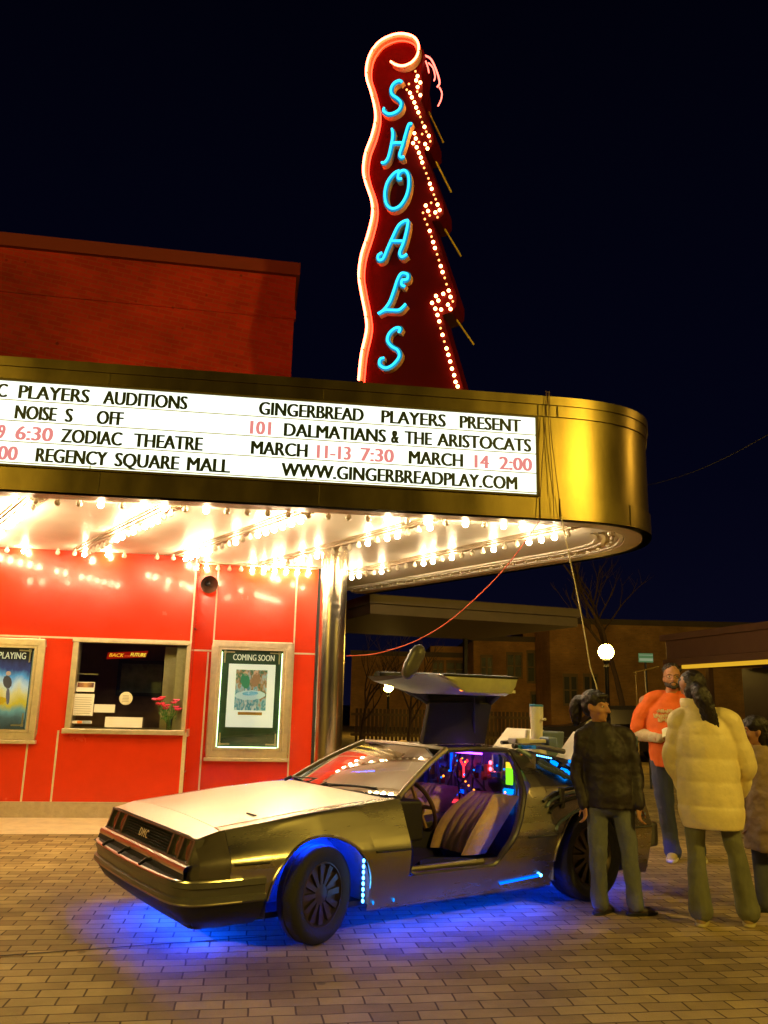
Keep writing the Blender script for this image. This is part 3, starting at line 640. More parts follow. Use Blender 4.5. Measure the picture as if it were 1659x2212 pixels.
# bulbs along the wall head
for i in range(11):
    s_ = sE+.09+i*.155
    if s_ < sR-.03: pz = FB(s_, 0, .10); B.append((Vector((pz.x, pz.y, ZS-.03)), random.random() < .45))
q0_, q1_ = FB(sE+.02, 0, .10), FB(sR-.02, 0, .10); mbR.box((q0_+q1_)/2+Vector((0, 0, ZS-.012)), ((q1_-q0_).length, .10, .022), (FB.e, FB.n, Vector((0, 0, 1))))
for i in range(26):
    s_ = sE-.10-i*.205; pz = FA(s_, 0, .11); B.append((Vector((pz.x, pz.y, ZS-.004)), random.random() < .30)) if i % 3 else None
onM(mbR.build('bulb_rail', M['rail'], bevel=.003))
# unlit recessed border bulbs on the far side
bp = outline(lipw+.12); acc = 0; last = bp[22]; BB = []
for i in range(22, len(bp)-1):
    a, b = bp[i], bp[i+1]; L = (b-a).length; s_ = (.21-acc) if acc else 0
    while s_ < L: q = a+(b-a)*(s_/L); BB.append(Vector((q.x, q.y, ZS+.035))); s_ += .21
    acc = (L-(s_-.21)) % .21
B += [(q, False) for q in BB]
def vis(P):
    x, y = pj(P); d = (P-CAM).length; inn = -20 < x < PW+20 and -20 < y < PH+20
    return (0 if inn else 50)+d
B.sort(key=lambda t: vis(t[0]))
rest = {True: MB(), False: MB()}
for i, (P, on) in enumerate(B):
    if i < 100:
        o = bpy.data.objects.new('bulb', bulb_mesh(on)); COL.objects.link(o); o.parent = MQ; o.location = P-MQ.location
    else:
        me = bulb_mesh(on); rest[on].add([v.co+P for v in me.vertices], [tuple(p.vertices) for p in me.polygons])
for on in (True, False):
    if rest[on].v: o = onM(rest[on].build('bulb_remainder', M['bulb_on'] if on else M['bulb_off'], smooth=True)); o['kind'] = 'stuff'

# steel column
cp = (onz(697, 1184, ZS)+onz(752, 1184, ZS))/2; cr_ = (onz(752, 1184, ZS)-onz(697, 1184, ZS)).length/2
t = thing('steel_column', 'polished round steel column holding up the marquee beside the red wall', 'column', (cp.x, cp.y, 0))
MB().lathe([(cr_, .12), (cr_, 1.28), (cr_-.003, 1.283), (cr_-.003, 1.289), (cr_, 1.292), (cr_, ZS-.03)], n=40).build('shaft', M['chrome'], t, True)
MB().lathe([(cr_+.03, 0), (cr_+.03, .10), (cr_, .12)], n=40).build('base', M['plinth'], t, True)
MB().lathe([(cr_, ZS-.03), (cr_+.03, ZS-.025), (cr_+.03, ZS-.003)], n=40).build('collar', M['rail'], t, True)

# ------------------------------------------------------------------ vertical blade sign
def g6(x, y): return (696.8+.39*x, 33.2+.39*y)           # measured on an enlargement of the sign
_c = onv(890, 830, (0, 10.0, 0), 0)
SG = Plane((_c.x, _c.y), -20)
def sg(x, y): return SG.px(*g6(x, y))
SGN = thing('blade_sign', 'tall neon sign on the marquee roof with cyan script letters and curling border', 'neon sign', SG(0, ZT))
def onS(o, parent=None):
    o.parent = parent or SGN
    if not parent: o.matrix_parent_inverse = Matrix.Translation(-SGN.location)
    return o
def smooth2(pts, m=6, closed=False):
    P = [Vector(p) for p in pts]; N = len(P); outp = []
    for i in range(N if closed else N-1):
        g = (lambda k: P[k % N]) if closed else (lambda k: P[max(0, min(N-1, k))])
        p0, p1, p2, p3 = g(i-1), g(i), g(i+1), g(i+2)
        for k in range(m):
            t = k/m; outp.append(.5*((2*p1)+(p2-p0)*t+(2*p0-5*p1+4*p2-p3)*t*t+(3*p1-p0-3*p2+p3)*t**3))
    if not closed: outp.append(P[-1])
    return outp
border = [(226, 2040), (240, 1900), (268, 1770), (265, 1690), (240, 1560), (226, 1460), (240, 1350), (275, 1240), (300, 1130), (295, 1050), (262, 950), (250, 880), (262, 790), (295, 700), (316, 610), (312, 540), (290, 450), (268, 380), (268, 310), (290, 240), (340, 180), (410, 148), (470, 145), (520, 165), (540, 205), (533, 255), (503, 292), (460, 308), (420, 300), (398, 285)]
bl = smooth2([sg(*p) for p in border], 5)
left = bl[:-28]
face = [p-Vector((.035, 0)) for p in smooth2([sg(*p) for p in border[:22]], 3)]
zb_ = SG.px(*g6(230, 2045))[1]-.35
face = [Vector((face[0].x, zb_))] + face + [Vector(sg(*p)) for p in [(480, 126), (532, 150), (560, 200), (553, 262), (545, 318), (556, 400), (552, 452), (545, 470), (612, 650), (614, 712), (590, 742), (560, 748), (670, 1040), (670, 1100), (645, 1130), (606, 1140), (742, 1552), (740, 1612), (714, 1642), (664, 1660), (780, 2065)]]
xr = face[-1]; face.append(Vector((xr.x+.06, zb_)))
mb = MB(); mb.m = 0
fr_ = [SG(p.x, p.y, .0) for p in face]; bk_ = [SG(p.x, p.y, -.42) for p in face]; n = len(face)
mb.add(fr_, [tuple(range(n))]); mb.add(bk_, [tuple(range(n))[::-1]])
mb.add(fr_+bk_, [(i, (i+1) % n, n+(i+1) % n, n+i) for i in range(n)])
onS(mb.build('sign_cabinet', M['signred']))
def ribbon(pts, hw, d0, d1, mb):
    L, Rr = [], []
    for i, p in enumerate(pts):
        t = (pts[min(i+1, len(pts)-1)]-pts[max(i-1, 0)])
        if t.length < 1e-9: t = Vector((0, 1))
        t.normalize(); nn = Vector((-t.y, t.x)); h = hw[i] if isinstance(hw, list) else hw; L.append(p+nn*h); Rr.append(p-nn*h)
    mb.m = 0; mb.grid([[SG(p.x, p.y, d1) for p in L], [SG(p.x, p.y, d1+.004) for p in pts], [SG(p.x, p.y, d1) for p in Rr]])
    mb.m = 1; mb.grid([[SG(p.x, p.y, d1) for p in L], [SG(p.x, p.y, d0) for p in L]]); mb.grid([[SG(p.x, p.y, d1) for p in Rr], [SG(p.x, p.y, d0) for p in Rr]])
    for k in (0, -1): mb.quad(SG(L[k].x, L[k].y, d0), SG(Rr[k].x, Rr[k].y, d0), SG(Rr[k].x, Rr[k].y, d1), SG(L[k].x, L[k].y, d1))
mb = MB(); ribbon(bl, .024, 0, .10, mb); onS(mb.build('border_channel', [M['signcream'], M['signcream']]))
nt_ = smooth2([sg(*p) for p in border], 5)
def _off(pts, d):
    r = []
    for i, p in enumerate(pts):
        t = (pts[min(i+1, len(pts)-1)]-pts[max(i-1, 0)]).normalized(); r.append(p+Vector((-t.y, t.x))*d)
    return r
nt_ = _off(nt_, .018)
onS(MB().tube([SG(p.x, p.y, .128) for p in nt_], .0155, 8).build('border_neon_tube', M['neon'], smooth=True))
onS(MB().tube([SG(p.x, p.y, .045) for p in _off(nt_, -.050)], .008, 7).build('added_glow_tube', emit('added_red_glow', (1, .02, .008), 16), smooth=True))  # added tube that throws red glow on the face beside the border
mb = MB()
for i in range(6, len(nt_), 9): p = nt_[i]; mb.box(SG(p.x, p.y, .120), (.040, .04, .012), (SG.e, SG.n, Vector((0, 0, 1))))
onS(mb.build('tube_clip', M['goldseam']))
letters = {
 'S': [[(452, 398), (440, 390), (412, 402), (393, 432), (398, 465), (428, 488), (448, 512), (440, 545), (412, 567), (378, 573), (352, 556), (356, 540)]],
 'H': [[(398, 655), (403, 690), (393, 750), (378, 810), (360, 838), (340, 842)], [(508, 628), (490, 632), (474, 680), (456, 745), (440, 795), (448, 812), (466, 808)], [(392, 735), (425, 732), (460, 732)]],
 'O': [[(452, 930), (432, 928), (438, 896), (468, 884), (488, 912), (490, 970), (474, 1030), (440, 1080), (398, 1094), (367, 1066), (359, 1005), (375, 945), (410, 900), (440, 885)]],
 'A': [[(345, 1336), (322, 1352), (326, 1376), (350, 1368), (375, 1310), (402, 1250), (432, 1190), (462, 1165), (488, 1158)], [(488, 1160), (480, 1210), (462, 1280), (441, 1335), (452, 1360), (482, 1344)], [(392, 1272), (425, 1272), (458, 1272)]],
 'L': [[(470, 1522), (452, 1512), (455, 1488), (482, 1482), (484, 1456), (452, 1450), (430, 1482), (410, 1542), (385, 1608), (352, 1652), (322, 1672)], [(322, 1672), (360, 1652), (400, 1652), (440, 1650), (475, 1618)]],
 'S2': [[(436, 1776), (443, 1752), (416, 1752), (384, 1780), (374, 1818), (396, 1850), (430, 1872), (438, 1908), (404, 1952), (364, 1970), (332, 1952), (334, 1922), (356, 1914)]]}
for k, strokes in letters.items():
    mb = MB(); tb = MB()
    for st in strokes:
        p = smooth2([sg(*q) for q in st], 6); N = len(p)
        hw = [.037 if 3 < i < N-4 else .030 for i in range(N)]
        ribbon(p, hw, 0, .085, mb); tb.tube([SG(q.x, q.y, .112) for q in p], .0155, 8)
    lt = onS(mb.build('script_letter', [M['cyanpaint'], M['letterside']]))
    t_ = tb.build('neon_tube', M['cyan'], smooth=True); t_.parent = lt; t_.matrix_parent_inverse = Matrix.Translation(-SGN.location) if False else Matrix()
sb = [(518, 318), (530, 345), (522, 368), (545, 380), (530, 405), (528, 430), (545, 450), (482, 388), (470, 420), (488, 437), (498, 462), (512, 490), (522, 518), (534, 545), (545, 570), (555, 600), (568, 625), (578, 652), (555, 665), (592, 675), (600, 705), (572, 720), (585, 745), (512, 660), (520, 690), (505, 715), (538, 710), (525, 738), (537, 768), (548, 795), (556, 822), (566, 852), (578, 882), (590, 910), (598, 940), (608, 968), (620, 1000), (630, 1025), (605, 1045), (640, 1055), (652, 1085), (628, 1098), (640, 1125), (575, 1060), (560, 1100), (588, 1090), (570, 1135), (597, 1115), (583, 1165), (597, 1200), (607, 1232), (616, 1262), (626, 1295), (638, 1330), (648, 1362), (658, 1395), (668, 1428), (680, 1460), (690, 1495), (702, 1530), (672, 1548), (712, 1565), (725, 1590), (698, 1608), (712, 1632), (632, 1560), (610, 1598), (645, 1585), (628, 1630), (660, 1635), (640, 1665), (650, 1700), (657, 1738), (668, 1775), (678, 1812), (690, 1850), (700, 1885), (710, 1922), (720, 1962), (732, 1998), (740, 2035), (752, 2060)]
bright = {(490, 437), (488, 437), (498, 462), (522, 518), (592, 675), (520, 690), (512, 660), (548, 795), (556, 822), (575, 1060), (640, 1055), (616, 1262), (712, 1565), (610, 1598), (650, 1700), (690, 1850), (732, 1998), (530, 345), (626, 1025), (668, 1428)}
bm_ = MB().ell((0, 0, 0), (.023, .023, .023), n=10, m=7).build('bulb', M['signbulb'], smooth=True); bd_ = MB().ell((0, 0, 0), (.0145, .0145, .0145), n=10, m=7).build('bulb', M['signbulb_dim'], smooth=True)
mA, mB_ = bm_.data, bd_.data; bpy.data.objects.remove(bm_); bpy.data.objects.remove(bd_)
for q in sb:
    s_, z = sg(*q); o = bpy.data.objects.new('bulb', mA if (q in bright or random.random() < .35) else mB_); COL.objects.link(o); o.parent = SGN; o.location = SG(s_, z, .03)-SGN.location
# tubes of the far face's curl, and the gilt edges of its arrows
d2 = -.44
for pts, r_, m in (([(556, 195), (590, 215), (622, 285), (637, 345), (624, 370)], .013, 'neonpink'), ([(575, 235), (600, 262), (612, 310), (606, 335)], .010, 'neonpink'), ([(560, 225), (572, 260), (578, 290)], .010, 'neonpink'), ([(636, 372), (650, 402), (645, 440), (628, 476)], .010, 'neonpink')):
    p = smooth2([sg(*q) for q in pts], 5); onS(MB().tube([SG(q.x, q.y, -.10) for q in p], r_, 7).build('curl_neon_tube', M[m], smooth=True))
for a, b in (((560, 470), (640, 640)), ((600, 750), (685, 920)), ((650, 1130), (740, 1280)), ((712, 1635), (812, 1780))):
    a_, b_ = Vector(sg(*a)), Vector(sg(*b)); mb = MB(); mb.tube([SG(a_.x, a_.y, -.25), SG(b_.x, b_.y, -.25)], .013, 6)
    onS(mb.build('arrow_edge_trim', M['goldbar']))

# ------------------------------------------------------------------ wires
def dpt(px, py, y): d = pray(px, py); return CAM+d*(y/d.y)
p0 = [(1165, 1126), (1120, 1190), (1075, 1245), (1030, 1290), (985, 1330), (940, 1362), (890, 1388), (840, 1405), (800, 1414), (748, 1417)]
y0 = onz(1165, 1126, ZL).y; y1 = cp.y
pts = smooth2([dpt(x, y, y0+(y1-y0)*(1165-x)/417) for x, y in p0], 4)
tag(MB().tube(pts, .0055, 6).build('red_wire', mat('red_wire', (.62, .10, .05), .5)), 'red wire drooping from the marquee edge to the steel column', 'wire')
p0 = [(1213, 1116), (1225, 1180), (1240, 1250), (1252, 1310), (1265, 1380), (1275, 1440), (1290, 1492), (1288, 1560), (1262, 1640)]
pts = smooth2([dpt(x, y, onz(1213, 1120, ZL).y-.03+.0*i) for i, (x, y) in enumerate(p0)], 4)
tag(MB().tube(pts, .0055, 6).build('pale_cable', mat('pale_cable', (.55, .48, .30), .5)), 'pale cable hanging from the marquee nose down behind the woman in the dark jacket', 'cable')
mb = MB()
for L in ([(1178, 846), (1180, 852), (1176, 930), (1170, 1020), (1164, 1126)], [(1183, 846), (1184, 853), (1186, 930), (1194, 1040), (1197, 1128)], [(1186, 846), (1187, 853), (1190, 930), (1203, 1040), (1213, 1118)]):
    Q = Plane(FP(0, 0, .035), FP.az); mb.tube(smooth2([Q(*Q.px(*q)) for q in L], 4), .0042, 6)
tag(mb.build('loose_cords', mat('brown_cord', (.10, .05, .025), .6)), 'thin brown cords looped over the bronze marquee edge right of the letter board', 'cord')
a, b = dpt(1380, 1052, 26), dpt(1720, 903, 17)
tag(MB().tube([a+(b-a)*t-Vector((0, 0, .25*math.sin(math.pi*t))) for t in [i/12 for i in range(13)]], .012, 5).build('power_line', M['post']), 'thin overhead power line rising to the right of the marquee nose', 'power line')

# ------------------------------------------------------------------ street lamps
def globe_lamp(loc, h, r, label, gm='globe'):
    t = thing('street_lamp', label, 'street lamp', loc, 0, 'globe street lamps')
    MB().ell((0, 0, h), (r, r, r), n=20, m=12).build('globe', M[gm], t, True)
    MB().lathe([(.13, 0), (.13, .12), (.09, .18), (.075, .5), (.055, .55), (.05, h-r-.22), (.075, h-r-.18), (.055, h-r-.10), (.10, h-r-.03), (.09, h-r+.03), (0, h-r+.03)], n=14).build('post', M['post'], t, True)
    return t
globe_lamp((5.662, 21, 0), 2.80, .19, 'globe lamp on a post glowing above the woman in the dark jacket')
globe_lamp((.367, 36, 0), 2.04, .20, 'distant globe lamp glowing under the front tip of the raised car door')
globe_lamp((9.0, -1.2, 0), 7.0, .25, 'globe street lamp standing on the paving behind the photographer, right', 'globe_near')
globe_lamp((-8.5, -3.2, 0), 6.0, .22, 'added globe street lamp out of view behind the photographer, left', 'globe_near')  # unseen lamp added to warm the paving on the left
globe_lamp((12.5, 8.6, 0), 7.0, .25, 'globe street lamp out of view to the right, facing the marquee nose')

# ------------------------------------------------------------------ neighbouring canopy and buildings
CA = Plane((-.24, 15.0), 21)
t = thing('flat_canopy', 'flat roofed pale canopy with stepped fascia behind the steel column', 'canopy', CA(0, 0))
Q = lambda a, z, d=0: CA(a, z, d)-t.location
pf = mat('pale_canopy_fascia', (.13, .095, .065), .6, 0, .1, 4)
mb = MB(); mb.pbox(Q, 0, 4.5, 3.19, 3.36, .05, -4.5); mb.build('upper_fascia', pf, t, bevel=.01)
mb = MB(); mb.pbox(Q, .03, 4.47, 3.0, 3.188, 0, -4.45); mb.build('lower_fascia', pf, t, bevel=.01)
for s_ in (.5, 4.1): MB().pbox(Q, s_-.045, s_+.045, 0, 2.998, -4.2, -4.29).build('support_post', M['post'], t)
bb = brickmat('far_brick', (.60, .32, .11), (.50, .26, .09), (.5, .33, .16), .24, .08, .01, (R(90), 0, 0), .3, .9, vs=.6)
wfm = mat('pale_window_frame', (.25, .17, .08), .6); wgl = mat('dark_window_pane', (.012, .009, .009), .35)
def far_building(name, label, x0, x1, ytop, y, deep, wins, steps=()):
    Pn = Plane((0, y), 0); a, b = Pn.px(x0, ytop)[0], Pn.px(x1, ytop)[0]; h = Pn.px((x0+x1)/2, ytop)[1]
    t = thing(name, label, 'building', Pn((a+b)/2, 0)); Q = lambda s, z, d=0: Pn(s, z, d)-t.location
    MB().pbox(Q, a, b, 0, h, 0, -deep).build('wall', bb, t)
    MB().pbox(Q, a-.08, b+.08, h, h+.28, .1, -deep).build('parapet', pf, t)
    for (sx0, sx1, sy) in steps:
        c, d = Pn.px(sx0, sy)[0], Pn.px(sx1, sy)[0]; hh = Pn.px((sx0+sx1)/2, sy)[1]; MB().pbox(Q, c, d, h+.285, hh, .02, -deep*.8).build('raised_parapet', bb, t)
    for wx0, wy0, wx1, wy1 in wins:
        c, z1 = Pn.px(wx0, wy0); d, z0 = Pn.px(wx1, wy1); z0 = max(.2, z0); f = .07
        mb = MB(); mb.pbox(Q, c-f, d+f, z1, z1+.16, .08, .0); mb.pbox(Q, c-f, d+f, z0-.12, z0, .1, .0); mb.pbox(Q, c-f, c, z0, z1, .06, 0); mb.pbox(Q, d, d+f, z0, z1, .06, 0); m_ = (c+d)/2; mb.pbox(Q, m_-.05, m_+.05, z0, z1, .06, 0); zc = (z0+z1)/2; mb.pbox(Q, c, m_-.05, zc-.03, zc+.03, .045, 0); mb.pbox(Q, m_+.05, d, zc-.03, zc+.03, .045, 0)
        w_ = mb.build('window', wfm, t); MB().pbox(Q, c, d, z0, z1, .02, .004).build('pane', wgl, w_)
    return t
far_building('brick_building', 'low brick building left of the gap, seen above the raised car door', 760, 1004, 1418, 50, 12, [(966, 1432, 1000, 1460), (936, 1432, 956, 1460)], [(930, 1003, 1396)])
far_building('brick_building', 'two storey brick building with paired tall windows above the raised car door', 1023, 1184, 1386, 46, 14, [(1040, 1421, 1062, 1462), (1096, 1415, 1126, 1462), (1140, 1411, 1170, 1472), (1148, 1500, 1172, 1545)], [(1130, 1184, 1366)])
far_building('brick_building', 'long dim brick building behind the globe lamp', 1187, 1640, 1352, 42, 12, [(1218, 1462, 1246, 1520), (1262, 1462, 1290, 1520)])
# fence between the trees at the back
t = thing('picket_fence', 'dim wooden fence under the distant lamp', 'fence', dpt(850, 1560, 30)*1.0)
t.location.z = 0; yy = 30
mb = MB(); mp = MB()
for i in range(44):
    x = -1.3+i*.14; mp.box((x, .03, .6), (.09, .025, 1.2))
for z in (.3, 1.0): mb.box((1.7, 0, z), (6.4, .05, .09))
mb.build('rail', mat('fence_rail', (.20, .13, .06), .8), t); mp.build('pickets', mat('fence_picket', (.13, .08, .04), .8), t)

# storefront on the right
pL = dpt(1438, 1408, 17.0); DN = Plane((pL.x, pL.y), -78)
t = thing('storefront', 'dark storefront with a deep plain fascia on the far right', 'shop building', DN(0, 0))
Q = lambda a, z, d=0: DN(a, z, d)-t.location
zt_ = DN.px(1540, 1373)[1]; zm_ = DN.px(1540, 1417)[1]; sA = 0.0; sB = 12
sfm = mat('brown_fascia', (.26, .13, .06), .7, 0, .1, 3)
e_s = -1 if DN.e.y > 0 else 1
MB().pbox(Q, 0, sB, zm_, zt_, .0, -6).build('fascia', sfm, t, bevel=.02)
MB().pbox(Q, -.08, sB, zt_, zt_+.12, .08, -6).build('coping', sfm, t)
MB().pbox(Q, -.05, sB, zm_-.13, zm_-.002, .05, -1.4).build('gutter', sfm, t, bevel=.01)
a = DN.px(1476, 1434); b = DN.px(1700, 1421)
MB().pbox(Q, a[0], b[0], zm_-.20, zm_-.132, .04, -.05).build('light_strip', emit('amber_strip', (1, .55, .03), .75), t)
MB().pbox(Q, .3, sB, 0, zm_-.14, -1.5, -6).build('shopfront_wall', mat('dark_shopfront', (.05, .022, .018), .4), t)
bpm = mat('brown_post', (.12, .07, .03), .6)
for s_ in (1.2, 4.1, 7.0, 9.9): MB().pbox(Q, s_-.05, s_+.05, 0, zm_-.14, -.12, -.22).build('post', bpm, t)
# small green sign on a post, hook with a cord
sp = dpt(1395, 1421, 16)
t = thing('sign_post', 'small green lit sign on a thin pole beside the man in orange', 'sign', (sp.x, sp.y, 0))
wS = .135
MB().box((0, 0, sp.z), (wS*2, .03, .17)).build('sign_panel', emit('green_sign_face', (.22, .42, .16), .35), t)
mb = MB(); mb.box((0, -.018, sp.z+.05), (wS*1.9, .008, .012)); mb.box((0, -.018, sp.z-.035), (wS*1.9, .008, .05)); mb.build('stripe', emit('pale_stripe', (.5, .62, .35), .45), t)
MB().tube([(0, .03, 0), (0, .03, sp.z+.08)], .022, 8).build('pole', M['post'], t)
hp = dpt(1392, 1450, 15)
t = thing('hook_stand', 'thin hook stand with a pale cord left of the man in orange', 'stand', (hp.x, hp.y, 0))
brs = mat('dull_brass', (.35, .24, .08), .5, .6)
mb = MB(); mb.tube([(-.16, 0, 0), (-.16, 0, hp.z)], .014, 8); mb.tube([(-.2, 0, hp.z-.03), (.24, 0, hp.z+.08)], .012, 8); mb.ell((.24, 0, hp.z+.08), (.03, .02, .02)); mb.build('stand', brs, t)
MB().tube([(.0, 0, hp.z+.02), (.01, 0, hp.z-.3), (.04, 0, hp.z-.55)], .008, 6).build('cord', mat('cord', (.5, .4, .2), .6), t)

# bare tree
def bare_tree(loc, H, label, seed):
    rnd = random.Random(seed); t = thing('bare_tree', label, 'tree', loc, 0, 'bare trees behind the plaza'); bk = mat('dark_bark', (.07, .04, .025), .9, 0, .3, 8); mb = MB(); mc = MB()
    def grow(p, d, L, r, lev):
        pts = [p]; 
        for k in range(5):
            d = (d+Vector((rnd.uniform(-.13, .13), rnd.uniform(-.13, .13), rnd.uniform(-.02, .12)))).normalized(); pts.append(pts[-1]+d*L/5)
        (mb if lev == 0 else mc).tube(pts, [r*(1-.12*k) for k in range(6)], 6 if lev < 2 else 4)
        if lev < 4:
            for _ in range(4 if lev < 2 else 3):
                k = rnd.choice((2, 3, 4, 5)); a = rnd.uniform(0, 6.28); s_ = rnd.uniform(.45, .85); nd = (d+Vector((math.cos(a)*s_, math.sin(a)*s_, .15))).normalized(); grow(pts[k], nd, L*rnd.uniform(.5, .72), r*.5, lev+1)
    grow(Vector((0, 0, 0)), Vector((0, 0, 1)), H*.45, H*.014, 0)
    mb.build('trunk', bk, t, True); mc.build('crown', bk, t, True)
q = dpt(1352, 1560, 27); bare_tree((q.x, q.y, 0), 9.0, 'bare tree with thin branches right of the globe lamp', 3)
q = dpt(882, 1560, 26); bare_tree((q.x, q.y, 0), 4.4, 'bare young tree left of the raised car door', 5)
q = dpt(782, 1560, 27); bare_tree((q.x, q.y, 0), 4.6, 'bare young tree just right of the steel column', 9)

# ------------------------------------------------------------------ the car
CAR = thing('sports_car', 'stainless steel wedge sports car with raised gull wing door and blue underglow', 'car', (-.827, 6.224, 0), -R(56.2))
def C(u, v, z): return Vector((v, u if u < 2.82 else 2.82+(u-2.82)*.55, z))                 # u back from the front axle, v to the car's left, z up
def ip(x, T):
    if x <= T[0][0]: return T[0][1]
    for (a, p), (b, q) in zip(T, T[1:]):
        if x <= b: return p+(q-p)*(x-a)/(b-a)
    return T[-1][1]
ZTOP = [(-.80, .655), (-.66, .69), (0, .765), (.64, .815), (1.2, .83), (1.85, .845), (2.5, .87), (3.3, .88)]
VTOP = [(-.80, .80), (-.66, .805), (0, .80), (.64, .775), (1.2, .79), (1.85, .80), (2.5, .82), (3.3, .79)]
def sidev(u, z):
    zt, vt = ip(u, ZTOP), ip(u, VTOP)
    v = ip(z, [(.16, .845), (.22, .868), (.36, .905), (.50, .928), (.535, .925), (zt-.05, vt+.032), (zt-.012, vt+.012), (zt, vt)])
    fl = max(0, 1-abs(u)/.5)+max(0, 1-abs(u-2.41)/.55)   # flare over the wheels
    v += .012*min(1, fl)*max(0, 1-abs(z-.58)/.3)
    if u < -.45: v -= .05*((-.45-u)/.4)**2
    return v
AF, AR = (0, .295, .365, .335), (2.41, .33, .41, .365)
def zlo(u, base=.150):
    if u < -.36: base = .30
    for c, h, rx, rz in (AF, AR):
        if abs(u-c) < rx-1e-6: return h+rz*math.sqrt(max(0, 1-((u-c)/rx)**2))
    return base
REARCUT = [(1.42, .34), (1.55, .46), (1.70, .63), (1.80, .80), (1.845, .845)]
def ucols(u0, u1):
    L = []
    for c, h, rx, rz in (AF, AR):
        for k in range(41):
            u = c-rx*math.cos(math.pi*k/40)
            if u0 < u < u1: L.append(u)
        for s in (-1, 1):
            if u0 < c+s*rx < u1: L.append(c+s*(rx+1e-4))
    n = int((u1-u0)/.06)+2
    L += [u0+(u1-u0)*i/(n-1) for i in range(n) if all(abs(u0+(u1-u0)*i/(n-1)-c) > rx for c, h, rx, rz in (AF, AR))]
    return sorted(set(L))
def side_panel(mb, u0, u1, sgn, zhi=None, zl=None, K=14, cols=None):
    rows = []
    for u in cols or ucols(u0, u1):
        a = zl(u) if zl else zlo(u); b = zhi(u) if zhi else ip(u, ZTOP)
        rows.append([C(u, sgn*sidev(u, a+(b-a)*k/(K-1)), a+(b-a)*k/(K-1)) for k in range(K)])
    mb.grid(rows)
UF0 = -.62
mb = MB(); side_panel(mb, UF0, .66, 1)
mb.grid([[C(u, ip(u, VTOP), ip(u, ZTOP)), C(u, ip(u, VTOP)-.035, ip(u, ZTOP)+.008), C(u, .728, ip(u, ZTOP)+.007)] for u in [UF0-.035+i*.08 for i in range(17)]])
side_panel(mb, .66, 1.42, 1, zhi=lambda u: .34, K=6)
ccols = sorted(set(ucols(1.42, 3.32)+[q[0] for q in REARCUT]+[1.42+.02*i for i in range(22)]))
side_panel(mb, 1.42, 3.32, 1, zhi=lambda u: ip(u, REARCUT) if u < 1.845 else ip(u, ZTOP), cols=[u for u in ccols if (zlo(u) < (ip(u, REARCUT) if u < 1.845 else 9))])
side_panel(mb, UF0, 3.32, -1)
mb.grid([[C(u, -ip(u, VTOP), ip(u, ZTOP)), C(u, -.728, ip(u, ZTOP)+.007)] for u in [UF0-.035+i*.08 for i in range(17)]])
mb.grid([[C(3.32, v, .19), C(3.36, v, .5), C(3.32, v, .88)] for v in (-.80, -.4, 0, .4, .80)])
mb.build('body', M['steel'], CAR, True, angle=50)
# inner edges of the door opening
bound = [(.60, .80), (.66, .60), (.68, .42), (.70, .345), (1.0, .335), (1.42, .34), (1.55, .46), (1.70, .63), (1.80, .80), (1.86, .95), (1.88, 1.06), (1.86, 1.10)]
def bv(u, z): return sidev(u, z) if z < ip(u, ZTOP) else ip((z-ip(u, ZTOP))/(1.115-ip(u, ZTOP)), [(0, ip(u, VTOP)), (1, .56)])
sp_ = smooth2([Vector(b) for b in bound], 4)
mb = MB(); mb.grid([[C(p.x, bv(p.x, p.y)-.004, p.y), C(p.x, bv(p.x, p.y)-(.05 if p.x > 1.5 else .13), p.y+.004), C(p.x, bv(p.x, p.y)-(.09 if p.x > 1.5 else .24), p.y-.01)] for p in sp_]); mb.build('door_jamb', mat('dark_jamb_panel', (.045, .035, .05), .45, .2, .2, 9), CAR, True)
pts = [C(p.x, bv(p.x, p.y)-.035, p.y) for p in sp_]+[C(1.55, .545, 1.118), C(1.26, .545, 1.112), C(1.22, .57, 1.10)]
MB().tube(pts, .020, 8).build('door_seal', mat('rubber_seal', (.05, .04, .05), .35, 0, .1, 12), CAR, True)
MB().tube([C(u, .76, .352) for u in (.72, 1.0, 1.2, 1.42)], [.018]*4, 8).build('sill_plate', M['fascia'], CAR, True)
# bonnet, nose strip, cowl
us = [-.655+i*(.50+.655)/10 for i in range(11)]
mb = MB()
def hz(u, v): return ip(u, ZTOP)+.008+.020*max(0, 1-(v/.72)**2)
def hu(i, v): return us[i]+(.10*abs(v/.72)**2 if i == 10 else 0)
mb.grid([[C(hu(i, -.72+j*.12), -.72+j*.12, hz(us[i], -.72+j*.12)) for j in range(13)] for i in range(11)])
mb.grid([[C(us[i], s*.72, hz(us[i], .72)), C(us[i], s*.722, hz(us[i], .72)-.03)] for i in range(11) for s in (1,)]); mb.grid([[C(us[0], -.72+j*.12, hz(us[0], -.72+j*.12)), C(us[0], -.72+j*.12, hz(us[0], 0)-.06)] for j in range(13)])
mb.build('bonnet', M['litsteel'], CAR, True)
mb = MB(); mb.grid([[C(u, v, hz(u, v)*w+(1-w)*(ip(u, ZTOP)+.004)-(.008 if abs(v) > .75 else 0)) for v in [-.80+j*.1 for j in range(17)]] for u, w in ((-.80, 0), (-.74, .45), (-.659, 1))]); mb.build('nose_strip', M['litsteel'], CAR, True)
mb = MB(); mb.box(C(-.36, .60, hz(-.36, .6)+.006), (.12, .014, .008)); mb.build('bonnet_badge', M['bumper'], CAR)
mb = MB(); mb.grid([[C(u, v, .80+(.0 if u < .55 else .004)) for v in [-.76+j*.19 for j in range(9)]] for u in (.44, .55, .68)]); mb.build('cowl', M['black'], CAR)
